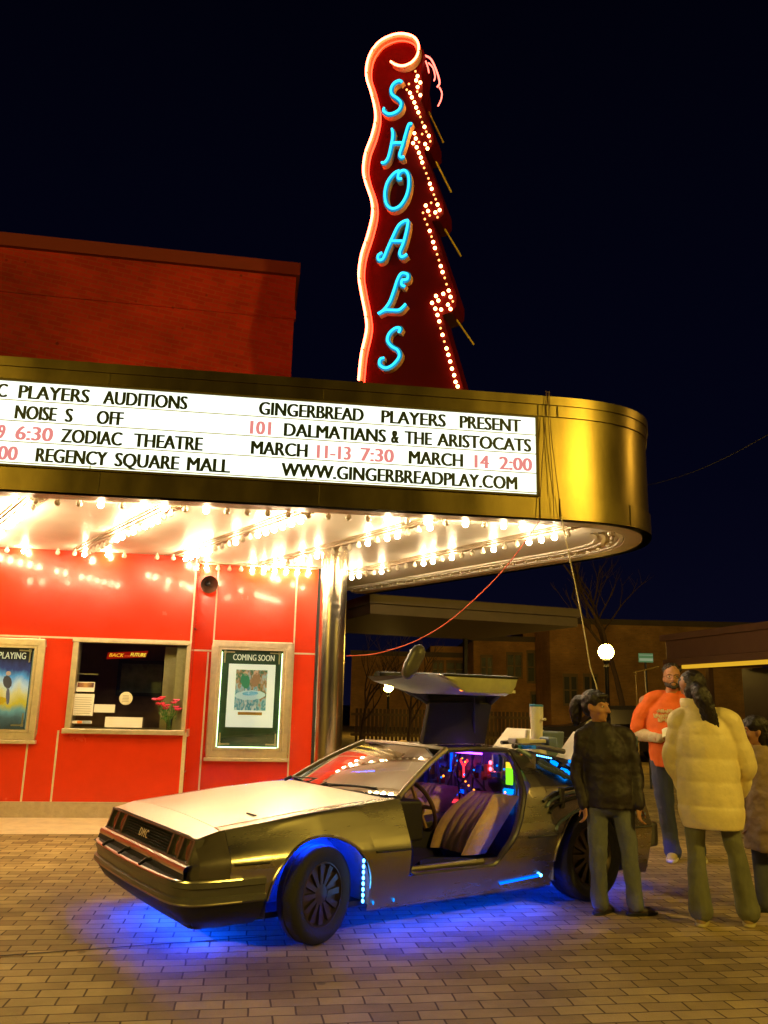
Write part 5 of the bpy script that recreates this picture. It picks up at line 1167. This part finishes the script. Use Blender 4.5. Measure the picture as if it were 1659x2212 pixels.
def head(mb, c, yaw, pitch=0, k=1.0):
    m = Rz(yaw) @ Matrix.Rotation(pitch, 3, 'X'); c = Vector(c); P = lambda x, y, z: c+m @ Vector((x*k, y*k, z*k)); s = lambda *r: tuple(q*k for q in r)
    mb.ell(P(0, .018, .040), s(.075, .096, .085), m); mb.ell(P(0, -.016, -.018), s(.064, .080, .096), m); mb.ell(P(0, -.038, -.078), s(.045, .050, .038), m)
    mb.limb([P(0, -.094, .022), P(0, -.108, -.008), P(0, -.118, -.030)], [.010*k, .012*k, .016*k], 8)
    for sx in (-1, 1):
        mb.ell(P(sx*.074, .012, -.010), s(.010, .020, .032), m, 10, 7); mb.ell(P(sx*.034, -.076, .026), s(.026, .016, .009), m, 8, 6); mb.ell(P(sx*.044, -.064, -.030), s(.022, .020, .022), m, 8, 6); mb.ell(P(sx*.012, -.103, -.030), s(.008, .010, .008), m, 8, 6)
    mb.ell(P(0, -.090, -.060), s(.024, .012, .006), m, 10, 6); mb.ell(P(0, -.087, -.070), s(.021, .012, .007), m, 10, 6); mb.ell(P(0, -.082, -.098), s(.020, .014, .014), m, 8, 6)
    return P, m
def eyes(P, m, k, parent):
    for sx in (-1, 1):
        mb = MB(); mb.ell(P(sx*.033, -.0800, .006), (.0125*k, .0080*k, .0075*k), m, 10, 7); e = mb.build('eye', mat('eye_white', (.6, .55, .5), .3), parent, True)
        MB().ell(P(sx*.033, -.0865, .006), (.0062*k, .003*k, .0062*k), m, 10, 7).build('pupil', M['black'], e, True)
def shoe(mb, a, yaw, k=1.0):
    m = Rz(yaw); a = Vector(a); P = lambda x, y, z: a+m @ Vector((x*k, y*k, z*k))
    mb.ell(P(0, .015, .045), (.040*k, .055*k, .045*k), m); mb.ell(P(0, -.075, .035), (.046*k, .095*k, .034*k), m); mb.ell(P(0, -.13, .028), (.043*k, .05*k, .026*k), m); mb.limb([P(0, .02, .05), P(0, .02, .10)], [.042*k, .040*k], 10)
    return P
def sole(P, m, col, parent):
    mb = MB(); mb.rings([(0, -.055, 0, .043, .135, .75), (0, -.055, .012, .050, .148, .75), (0, -.055, .026, .049, .145, .75)], 28)
    mb.v = [P(v.x, v.y, v.z) for v in mb.v]; return mb.build('sole', col, parent, True)
def lerp_rings(L, n, quilt=0, period=.13):
    out = []
    for i in range(n):
        t = i/(n-1)*(len(L)-1); a = min(int(t), len(L)-2); f = t-a; f = f*f*(3-2*f)*.3+f*.7
        q = [L[a][j]+(L[a+1][j]-L[a][j])*f for j in range(5)]
        if quilt: w_ = abs(math.sin(math.pi*q[2]/period))**.4; q[3] += quilt*(w_-.7); q[4] += quilt*(w_-.7)
        out.append(tuple(q))
    return out
def sleeve(mb, a, rs, n=44, quilt=0, period=.12, cx=None, cy=0, lift=.05, inn=.5):
    S, E_, W_ = [Vector(q) for q in a]; cx = S.x*.2 if cx is None else cx
    A = Vector((S.x+(cx-S.x)*inn, S.y*.5+cy*.5, S.z+lift)); B_ = S*.72+E_*.28; B_.x = S.x*.80+E_.x*.20
    limb_q(mb, [A, S, B_, E_, (E_+W_)/2, W_], [rs[0]*.80, rs[0], rs[0]*.98]+list(rs[1:2])+[(rs[1]+rs[2])/2, rs[2]], n, quilt, period)
def limb_q(mb, pts, rs, n=40, quilt=0, period=.12, sides=14):
    P = smooth3(pts, n); N = len(P); L = 0; Rr = []
    for i, p in enumerate(P):
        if i: L += (p-P[i-1]).length
        t = i/(N-1)*(len(rs)-1); a = min(int(t), len(rs)-2); r = rs[a]+(rs[a+1]-rs[a])*(t-a)
        if quilt: r += quilt*(abs(math.sin(math.pi*L/period))**.4-.7)
        Rr.append(r)
    mb.limb2(P, Rr, sides)
def smooth3(pts, n):
    P = [Vector(p) for p in pts]; out = []; S = len(P)-1
    for i in range(n):
        t = i/(n-1)*S; a = min(int(t), S-1); f = t-a; p0, p1, p2, p3 = P[max(a-1, 0)], P[a], P[a+1], P[min(a+2, S)]
        out.append(.5*((2*p1)+(p2-p0)*f+(2*p0-5*p1+4*p2-p3)*f*f+(3*p1-p0-3*p2+p3)*f**3))
    return out
def _limb2(s, P, Q, n):
    d0 = (P[0]-P[1]).normalized(); d1 = (P[-1]-P[-2]).normalized()
    a = [(P[0]+d0*Q[0]*math.cos(x), Q[0]*math.sin(x)) for x in (.05, .5, 1.0)]; b = [(P[-1]+d1*Q[-1]*math.cos(x), Q[-1]*math.sin(x)) for x in (1.0, .5, .05)]
    return s.tube([x[0] for x in a]+P+[x[0] for x in b], [x[1] for x in a]+Q+[x[1] for x in b], n)
MB.limb2 = _limb2
def core(mb, J, k):
    """torso, arms and legs of the body under the clothes"""
    hp, ch, nk = J['hip'], J['chest'], J['neck']
    mb.rings([(hp[0], hp[1], hp[2]-.06, .13*k, .09*k), (hp[0], hp[1], hp[2]+.02, .145*k, .10*k), ((hp[0]+ch[0])/2, (hp[1]+ch[1])/2, (hp[2]+ch[2])/2, .115*k, .085*k), (ch[0], ch[1], ch[2], .14*k, .095*k), (ch[0], ch[1], ch[2]+.12*k, .13*k, .07*k), (nk[0], nk[1], nk[2], .055*k, .055*k)])
    mb.limb([nk, Vector(nk)*.4+Vector(J['head'])*.6-Vector((0, 0, .03)), J['head']], [.056*k, .052*k, .05*k])
    for a in J['arms']: mb.limb(a[:3], [.048*k, .038*k, .026*k])
    for l in J['legs']: mb.limb(l, [.075*k, .052*k, .036*k])
def skin_var(name, c): return mat(name, c, .5, 0, .08, 18)

# --- woman in the cream puffer coat, seen from behind
def woman_cream():
    x0 = (2.374, 6.14); t = thing('person', 'woman in a cream quilted coat and olive trousers seen from behind, dark ponytail', 'person', (2.405, 6.14, 0), -R(21)); k = 1.0
    J = dict(hip=(-.05, 0, .88), chest=(-.06, 0, 1.22), neck=(-.095, .0, 1.44), head=(-.125, .0, 1.60), arms=[((-.225, .0, 1.37), (-.285, .05, 1.10), (-.215, .14, .88)), ((.12, 0, 1.37), (.205, .05, 1.10), (.16, .16, .89))], legs=[((-.155, 0, .86), (-.155, 0, .48), (-.15, .0, .08)), ((.055, .02, .86), (.105, .08, .48), (.155, .14, .08))])
    mb = MB(); core(mb, J, .93); P, m = head(mb, (-.125, .02, 1.60), R(180-28), 0, .98)
    for a, s in zip(J['arms'], (1, -1)): hand(mb, a[2], (Vector(a[2])-Vector(a[1])), (0, 1, 0), s, .6, .9)
    fuse(mb, 'body', M['skin'], t, .010, 3); eyes(P, m, .98, t)
    cm = mat('cream_quilted_nylon', (.82, .68, .36), .5, 0, .10, 9, .35, 13)
    mb = MB(); mb.rings(lerp_rings([(-.040, 0, .645, .200, .150), (-.045, 0, .78, .225, .168), (-.05, 0, .95, .215, .160), (-.055, 0, 1.10, .205, .150), (-.06, 0, 1.28, .205, .145), (-.07, 0, 1.38, .165, .120), (-.085, 0, 1.45, .115, .10), (-.105, .005, 1.50, .098, .092)], 100, .013, .160), 36)
    sleeve(mb, J['arms'][0], [.082, .074, .056], 70, .010, .13, -.08); sleeve(mb, J['arms'][1], [.082, .074, .056], 70, .010, .13, -.08)
    fuse(mb, 'coat', cm, t, .0085, 2, .010, .15)
    mb = MB(); mb.rings(lerp_rings([(-.105, .005, 1.465, .105, .098), (-.112, .008, 1.505, .104, .098), (-.118, .010, 1.535, .094, .090)], 12), 28); fuse(mb, 'collar', cm, t, .008, 2)
    mb = MB(); limb_q(mb, [(-.150, 0, .82), (-.160, 0, .48), (-.152, .0, .10)], [.088, .072, .060, .072, .084], 30); limb_q(mb, [(.050, .02, .82), (.100, .08, .48), (.158, .14, .10)], [.088, .072, .060, .072, .084], 30); mb.ell((-.05, 0, .80), (.17, .12, .10))
    fuse(mb, 'trousers', mat('olive_denim', (.15, .15, .095), .8, 0, .3, 7, .15, 30, stretch=(1, 1, .3)), t, .010, 3, .020, .11)
    for a in ((-.150, .0, 0), (.158, .14, 0)):
        mb = MB(); Pq = shoe(mb, a, R(175), .88); o = fuse(mb, 'shoe', mat('tan_suede_shoe', (.36, .24, .09), .7), t, .007, 3); sole(Pq, None, mat('pale_sole', (.5, .42, .2), .6), o)
    mb = MB(); q = Vector((-.125, .02, 1.60)); mb.ell(q+Vector((0.01, -.012, .045)), (.094, .106, .095), None, 20, 12); mb.ell(q+Vector((.02, -.06, -.01)), (.078, .060, .085), None, 18, 10)
    limb_q(mb, [q+Vector((.03, -.09, .02)), q+Vector((.055, -.135, -.03)), q+Vector((.095, -.135, -.13)), q+Vector((.125, -.125, -.235))], [.040, .056, .066, .050, .016], 24, 0)
    for i in range(26):
        a = random.uniform(-1, 1); mb.limb([q+Vector((.05+.02*a, -.13, -.02)), q+Vector((.095+.055*a, -.15+.02*random.random(), -.14)), q+Vector((.125+.05*a, -.13, -.25-.04*random.random()))], [.006, .007, .003], 5)
    for i in range(40):
        a = random.uniform(-2.6, 2.6); r_ = Vector((math.sin(a)*.095, -math.cos(a)*.106, .05+.05*random.random())); mb.limb([q+r_, q+r_*.8+Vector((.01, -.02, -.05)), q+Vector((.03, -.10, .0))], [.004, .006, .004], 5)
    fuse(mb, 'hair', M['hair'], t, .006, 1, .014, .025)
    mb = MB(); p_ = q+Vector((.045, -.118, -.01)); mb.tube([p_+Vector((math.cos(a)*.042, math.sin(a)*.02, math.sin(a)*.036)) for a in [i*math.pi/8 for i in range(16)]], .009, 6, closed=True); mb.build('hair_tie', M['black'], t, True)
woman_cream()

# --- man in the orange shirt
def man_orange():
    t = thing('person', 'heavy man in an orange tee over beige sleeves, glasses and dark beard, holding papers', 'person', (2.96, 8.735, 0), -R(18)); k = 1.12
    J = dict(hip=(.03, 0, .98), chest=(.02, 0, 1.36), neck=(.05, 0, 1.60), head=(.07, -.02, 1.755), arms=[((-.215, .0, 1.53), (-.285, .02, 1.21), (-.075, -.27, 1.165)), ((.27, .0, 1.53), (.33, .02, 1.21), (.12, -.27, 1.16))], legs=[((-.085, 0, .95), (-.06, -.02, .52), (-.01, -.02, .08)), ((.135, 0, .95), (.18, .02, .52), (.225, .08, .08))])
    mb = MB(); core(mb, J, k); P, m = head(mb, (.07, -.02, 1.765), R(4), -.05, 1.12)
    hand(mb, J['arms'][0][2], (.9, -.25, .25), (0, .3, 1), -1, .75, 1.1); hand(mb, J['arms'][1][2], (-.9, -.25, .15), (0, .3, 1), 1, .75, 1.1)
    fuse(mb, 'body', M['skin'], t, .010, 3); eyes(P, m, 1.12, t)
    om = mat('orange_cotton', (.72, .125, .015), .8, 0, .10, 8, .15, 26)
    mb = MB(); mb.rings(lerp_rings([(.03, -.01, .885, .205, .165), (.03, -.015, 1.0, .222, .190), (.025, -.03, 1.15, .228, .205), (.02, -.02, 1.32, .228, .175), (.02, 0, 1.45, .215, .145), (.03, .005, 1.54, .150, .110), (.045, .005, 1.61, .085, .08)], 40), 32)
    for S_, a_, b_, s_ in ((J['arms'][0][0], (-.245, .01, 1.38), (-.285, .01, 1.255), -1), (J['arms'][1][0], (.29, .01, 1.38), (.33, .01, 1.255), 1)):
        limb_q(mb, [(.04+s_*.07, .005, 1.585), (.03+s_*.17, .0, 1.535), a_, b_], [.060, .088, .090, .088], 24)
    tee = fuse(mb, 'tee_shirt', om, t, .010, 2, .022, .12)
    # illegible cream script printed on the chest
    mb = MB(); rnd = random.Random(4)
    def chest(x, z):
        r = lerp_rings([(.03, -.01, .885, .205, .165), (.03, -.015, 1.0, .222, .190), (.025, -.03, 1.15, .228, .205), (.02, -.02, 1.32, .228, .175), (.02, 0, 1.47, .232, .140), (.03, .005, 1.555, .175, .105)], 60); q = min(r, key=lambda w_: abs(w_[2]-z)); c = max(-1, min(1, (x-q[0])/q[3])); return Vector((x, q[1]-q[4]*math.sqrt(1-c*c)-.012, z))
    for row, (zc, x0_, x1_) in enumerate(((1.43, -.10, .12), (1.385, -.13, .15), (1.345, -.09, .11))):
        x = x0_
        while x < x1_:
            w_ = rnd.uniform(.02, .035); pts = [chest(x+w_*i/5, zc+.020*math.sin(i*2.2+rnd.random()*2)+.03*(x-.02)) for i in range(6)]; mb.tube(pts, .0065, 5); x += w_*.8
    mb.build('chest_print', mat('cream_print', (.62, .45, .22), .7), tee)
    bm = mat('beige_cotton', (.52, .42, .27), .85, 0, .12, 10, .3, 22)
    mb = MB()
    for a in J['arms']: limb_q(mb, [Vector(a[0])*.35+Vector(a[1])*.65, a[1], Vector(a[1])*.5+Vector(a[2])*.5+Vector((0, 0, -.012)), a[2]], [.078, .080, .066, .048, .044], 34, .004, .05)
    fuse(mb, 'sleeves', bm, t, .009, 1, .026, .06)
    mb = MB(); limb_q(mb, [(-.075, 0, .93), (-.06, -.02, .52), (-.01, -.02, .07)], [.125, .105, .088, .078, .082], 30, .004, .09); limb_q(mb, [(.135, 0, .93), (.18, .02, .52), (.225, .08, .07)], [.125, .105, .088, .078, .082], 30, .004, .09); mb.ell((.03, 0, .92), (.20, .155, .12))
    fuse(mb, 'jeans', mat('dark_blue_denim', (.045, .055, .10), .85, 0, .35, 6, .2, 30, stretch=(1, 1, .3)), t, .010, 2, .026, .11)
    for a, yw in (((-.01, -.02, 0), -8), ((.225, .08, 0), 12)):
        mb = MB(); Pq = shoe(mb, a, R(yw), 1.12); o = fuse(mb, 'sneaker', mat('pale_sneaker', (.48, .40, .18), .6), t, .008, 2); sole(Pq, None, mat('white_rubber_sole', (.75, .70, .50), .5), o)
    mb = MB()
    mb.ell(P(0, .034, .066), (.081*1.12, .088*1.12, .070*1.12), m, 20, 12); mb.ell(P(0, .06, .0), (.080*1.12, .075*1.12, .085*1.12), m, 18, 10)
    for i in range(60):
        a = random.uniform(0, 6.28); e = random.uniform(.2, 1.3); v = Vector((math.cos(a)*math.cos(e)*.080, math.sin(a)*math.cos(e)*.088+.036, .056+math.sin(e)*.080)); mb.ell(P(*v), (.016, .016, .012), m, 7, 5)
    fuse(mb, 'hair', M['hair'], t, .006, 1, .014, .025)
    mb = MB()
    for i in range(17): a = -1.35+2.7*i/16; mb.ell(P(math.sin(a)*.060, -.030-math.cos(a)*.050, -.088+.018*abs(a)), (.019, .017, .022), m, 8, 6)
    for i in range(7): x = -.03+.06*i/6; mb.ell(P(x, -.098+.01*abs(x)/.03, -.045-.012*abs(x)/.03), (.009, .008, .006), m, 7, 5)
    for i in range(5): mb.ell(P(-.012+.006*i, -.088, -.095), (.012, .012, .018), m, 7, 5)
    fuse(mb, 'beard', M['hair'], t, .005, 1)
    mb = MB()
    for sx in (-1, 1):
        mb.tube([P(sx*.034+math.cos(a)*.026, -.104+.004*abs(math.cos(a)), .006+math.sin(a)*.018) for a in [i*math.pi/10 for i in range(20)]], .0022, 5, closed=True); mb.tube([P(sx*.060, -.098, .010), P(sx*.080, -.04, .010), P(sx*.083, .02, .0)], .0022, 5)
    mb.tube([P(-.008, -.108, .010), P(.008, -.108, .010)], .0022, 5); mb.build('glasses', M['black'], t, True)
    o = MB(); c = Vector((.03, -.345, 1.225)); ax_ = (Vector((.97, 0, .25)).normalized(), Vector((0, .8, .6)).normalized(), Vector((-.2, -.58, .78)).normalized())
    rows = [[c+ax_[0]*(-.09+.18*i/8)+ax_[1]*(-.07+.14*j/6)+ax_[2]*(.010*math.sin(i*1.1+j)+.012*math.cos(j*1.3)) for i in range(9)] for j in range(7)]
    o.grid(rows); o.grid([[p+ax_[2]*.012 for p in r] for r in rows]); o.grid([rows[0], [p+ax_[2]*.012 for p in rows[0]]]); o.grid([rows[-1], [p+ax_[2]*.012 for p in rows[-1]]])
    o.v = [t.matrix_basis @ v if False else (Matrix.Translation(t.location) @ Matrix.Rotation(t.rotation_euler.z, 4, 'Z')) @ v for v in o.v]
    tag(o.build('folded_papers', M['paper'], None, True), 'crumpled white papers held at the waist by the man in orange', 'papers')
man_orange()

# --- woman in the dark jacket
def woman_dark():
    t = thing('person', 'woman in a dark jacket and grey jeans facing away beside the car, hair tied back', 'person', (1.75, 6.42, 0), -R(15))
    J = dict(hip=(-.03, 0, .80), chest=(-.05, 0, 1.10), neck=(-.085, 0, 1.31), head=(-.105, -.01, 1.455), arms=[((-.205, -.02, 1.24), (-.255, .0, .98), (-.215, -.05, .76)), ((.105, .03, 1.24), (.165, .03, .98), (.170, -.03, .765))], legs=[((-.115, 0, .78), (-.125, -.02, .43), (-.125, .0, .07)), ((.055, .02, .78), (.095, .02, .43), (.125, .05, .07))])
    mb = MB(); core(mb, J, .88); P, m = head(mb, (-.105, -.01, 1.46), R(58), .08, .96)
    for a, s in zip(J['arms'], (1, -1)): hand(mb, a[2], Vector(a[2])-Vector(a[1])*.98+Vector((0, 0, -.1)), (-s*.8, -.3, 0), s, .45, .92)
    fuse(mb, 'body', M['skin'], t, .010, 3); eyes(P, m, .96, t)
    jm = mat('dark_plum_jacket', (.014, .008, .010), .6, 0, .4, 7, .5, 14)
    mb = MB(); mb.rings(lerp_rings([(-.03, 0, .735, .178, .135), (-.035, 0, .83, .182, .14), (-.045, 0, .97, .17, .128), (-.05, 0, 1.12, .172, .125), (-.055, 0, 1.21, .150, .11), (-.075, 0, 1.30, .095, .082), (-.09, 0, 1.35, .072, .070)], 44, .004, .07), 32)
    sleeve(mb, J['arms'][0], [.066, .056, .046], 50, .005, .055, -.08); sleeve(mb, J['arms'][1], [.066, .056, .046], 50, .005, .055, -.08)
    fuse(mb, 'jacket', jm, t, .009, 2, .022, .09)
    mb = MB(); limb_q(mb, [(-.115, 0, .77), (-.128, -.02, .43), (-.125, .0, .08)], [.090, .076, .064, .060, .066], 30, .003, .08); limb_q(mb, [(.055, .02, .77), (.095, .02, .43), (.125, .05, .08)], [.090, .076, .064, .060, .066], 30, .003, .08); mb.ell((-.03, 0, .77), (.158, .118, .10))
    fuse(mb, 'jeans', mat('grey_denim', (.12, .13, .14), .85, 0, .4, 6, .2, 30, stretch=(1, 1, .3)), t, .010, 2, .022, .10)
    for a, yw in (((-.125, .0, 0), 150), ((.125, .05, 0), 120)):
        mb = MB(); Pq = shoe(mb, a, R(yw), .86); o = fuse(mb, 'shoe', mat('dark_shoe', (.05, .03, .03), .6), t, .008, 2); sole(Pq, None, M['black'], o)
    mb = MB(); mb.ell(P(0, .022, .052), (.083, .102, .078), m, 20, 12); mb.ell(P(0, .055, .0), (.074, .065, .080), m, 18, 10); mb.ell(P(0, -.055, .085), (.062, .035, .024), m, 12, 8)
    b = P(0, .125, .02); limb_q(mb, [P(0, .10, .03), P(0, .155, .03), P(.0, .185, -.02), P(0, .18, -.10), P(0, .165, -.15)], [.034, .046, .052, .046, .020], 24)
    for i in range(24):
        a = random.uniform(-1, 1); mb.limb([P(.02*a, .14, .04), P(.04*a, .20+.01*random.random(), -.03), P(.035*a, .185, -.15-.03*random.random())], [.006, .007, .003], 5)
    for i in range(30):
        a = random.uniform(-1.4, 1.4); mb.limb([P(math.sin(a)*.05, -.06, .085), P(math.sin(a)*.086, .03, .085-.06*abs(a)/1.4), P(math.sin(a)*.03, .11, .03)], [.004, .006, .005], 5)
    fuse(mb, 'hair', M['hair'], t, .006, 1, .014, .025)
woman_dark()

# --- child at the right edge
def child():
    t = thing('person', 'child in a long beige coat and jeans beside the cream coat, dark hair, facing left', 'person', (2.975, 6.62, 0), -R(23))
    J = dict(hip=(.0, 0, .70), chest=(-.01, 0, .98), neck=(-.03, 0, 1.17), head=(-.06, 0, 1.29), arms=[((-.145, 0, 1.10), (-.185, .0, .86), (-.155, -.04, .66)), ((.125, 0, 1.10), (.17, 0, .86), (.15, -.04, .66))], legs=[((-.07, 0, .68), (-.08, 0, .38), (-.07, 0, .06)), ((.07, 0, .68), (.08, 0, .38), (.08, .03, .06))])
    mb = MB(); core(mb, J, .75); P, m = head(mb, (-.06, 0, 1.30), R(-68), 0, .93)
    for a, s in zip(J['arms'], (1, -1)): hand(mb, a[2], (0, -.05, -1), (-s, 0, 0), s, .4, .8)
    fuse(mb, 'body', M['skin'], t, .010, 3); eyes(P, m, .93, t)
    mb = MB(); mb.rings(lerp_rings([(0, 0, .44, .185, .15), (0, 0, .62, .18, .145), (-.005, 0, .85, .158, .125), (-.01, 0, 1.02, .158, .115), (-.02, 0, 1.12, .135, .09), (-.03, 0, 1.20, .07, .066)], 40, .004, .08), 30)
    for a in J['arms']: sleeve(mb, a, [.060, .052, .044], 40, .004, .06, -.02, 0, .04)
    fuse(mb, 'coat', mat('beige_coat', (.36, .25, .13), .7, 0, .2, 9, .2, 24), t, .009, 2, .03, .09)
    mb = MB()
    for l in J['legs']: limb_q(mb, [l[0], l[1], l[2]], [.075, .062, .055, .058], 24, .003, .07)
    fuse(mb, 'jeans', mat('dark_denim', (.06, .065, .08), .85, 0, .3, 7), t, .010, 2)
    for a in ((-.07, 0, 0), (.08, .03, 0)):
        mb = MB(); Pq = shoe(mb, a, R(-70), .80); o = fuse(mb, 'shoe', mat('navy_shoe', (.02, .02, .05), .6), t, .008, 2); sole(Pq, None, M['black'], o)
    mb = MB(); mb.ell(P(0, .022, .05), (.083, .102, .080), m, 20, 12); mb.ell(P(0, .06, -.02), (.076, .065, .105), m, 18, 10); mb.ell(P(0, .07, -.12), (.066, .045, .06), m, 14, 9)
    for i in range(30): a = random.uniform(-1.2, 1.2); mb.limb([P(math.sin(a)*.07, .03, .09), P(math.sin(a)*.09, .07, .0), P(math.sin(a)*.075, .09, -.16)], [.005, .007, .003], 5)
    fuse(mb, 'hair', M['hair'], t, .006, 1, .014, .025)
child()

# --- parked car behind the two women
def parked_car():
    q = dpt(1322, 1560, 24); t = thing('parked_car', 'dark parked hatchback in the shade behind the woman in the dark jacket', 'car', (q.x, q.y, 0), -R(8)); pm = mat('dark_car_paint', (.010, .009, .012), .3, .2, coat=.4)
    prof = [(-2.05, .30), (-2.08, .62), (-1.95, .86), (-1.0, .98), (-.35, 1.42), (.4, 1.50), (1.3, 1.45), (1.85, 1.05), (2.0, .95), (2.02, .35)]
    low = smooth2([Vector(p) for p in prof], 4)
    mb = MB(); rows = []
    for s, ins in ((-1, .0), (-1, 1), (0, 1.02), (1, 1), (1, .0)): rows.append([Vector((p.x, s*(.86 if p.y < .95 else .86-(p.y-.95)*.42), p.y if ins else min(p.y, .30))) for p in low])
    mb.grid(rows); mb.build('body', pm, t, True)
    for s in (-1, 1):
        mb = MB(); mb.add([(-.85, s*.868, 1.0), (1.55, s*.868, 1.02), (1.15, s*.70, 1.40), (-.25, s*.70, 1.38)], [(0, 1, 2, 3)]); mb.build('window', wgl, t)
        for x in (-1.3, 1.25):
            w_ = MB().lathe([(.0, -.09), (.30, -.09), (.315, -.05), (.315, .05), (.30, .09), (.0, .09)], (x, s*.80, .316), (0, 1, 0), 24).build('wheel', M['tyre'], t, True); MB().lathe([(.19, .092), (.17, .10), (0, .10)], (x, s*.80, .316), (0, s, 0), 16).build('hub_cap', M['rim'], w_, True)
    MB().box((-2.06, 0, .70), (.05, 1.2, .12)).build('headlamp_panel', M['lamp_glass'], t)
parked_car()
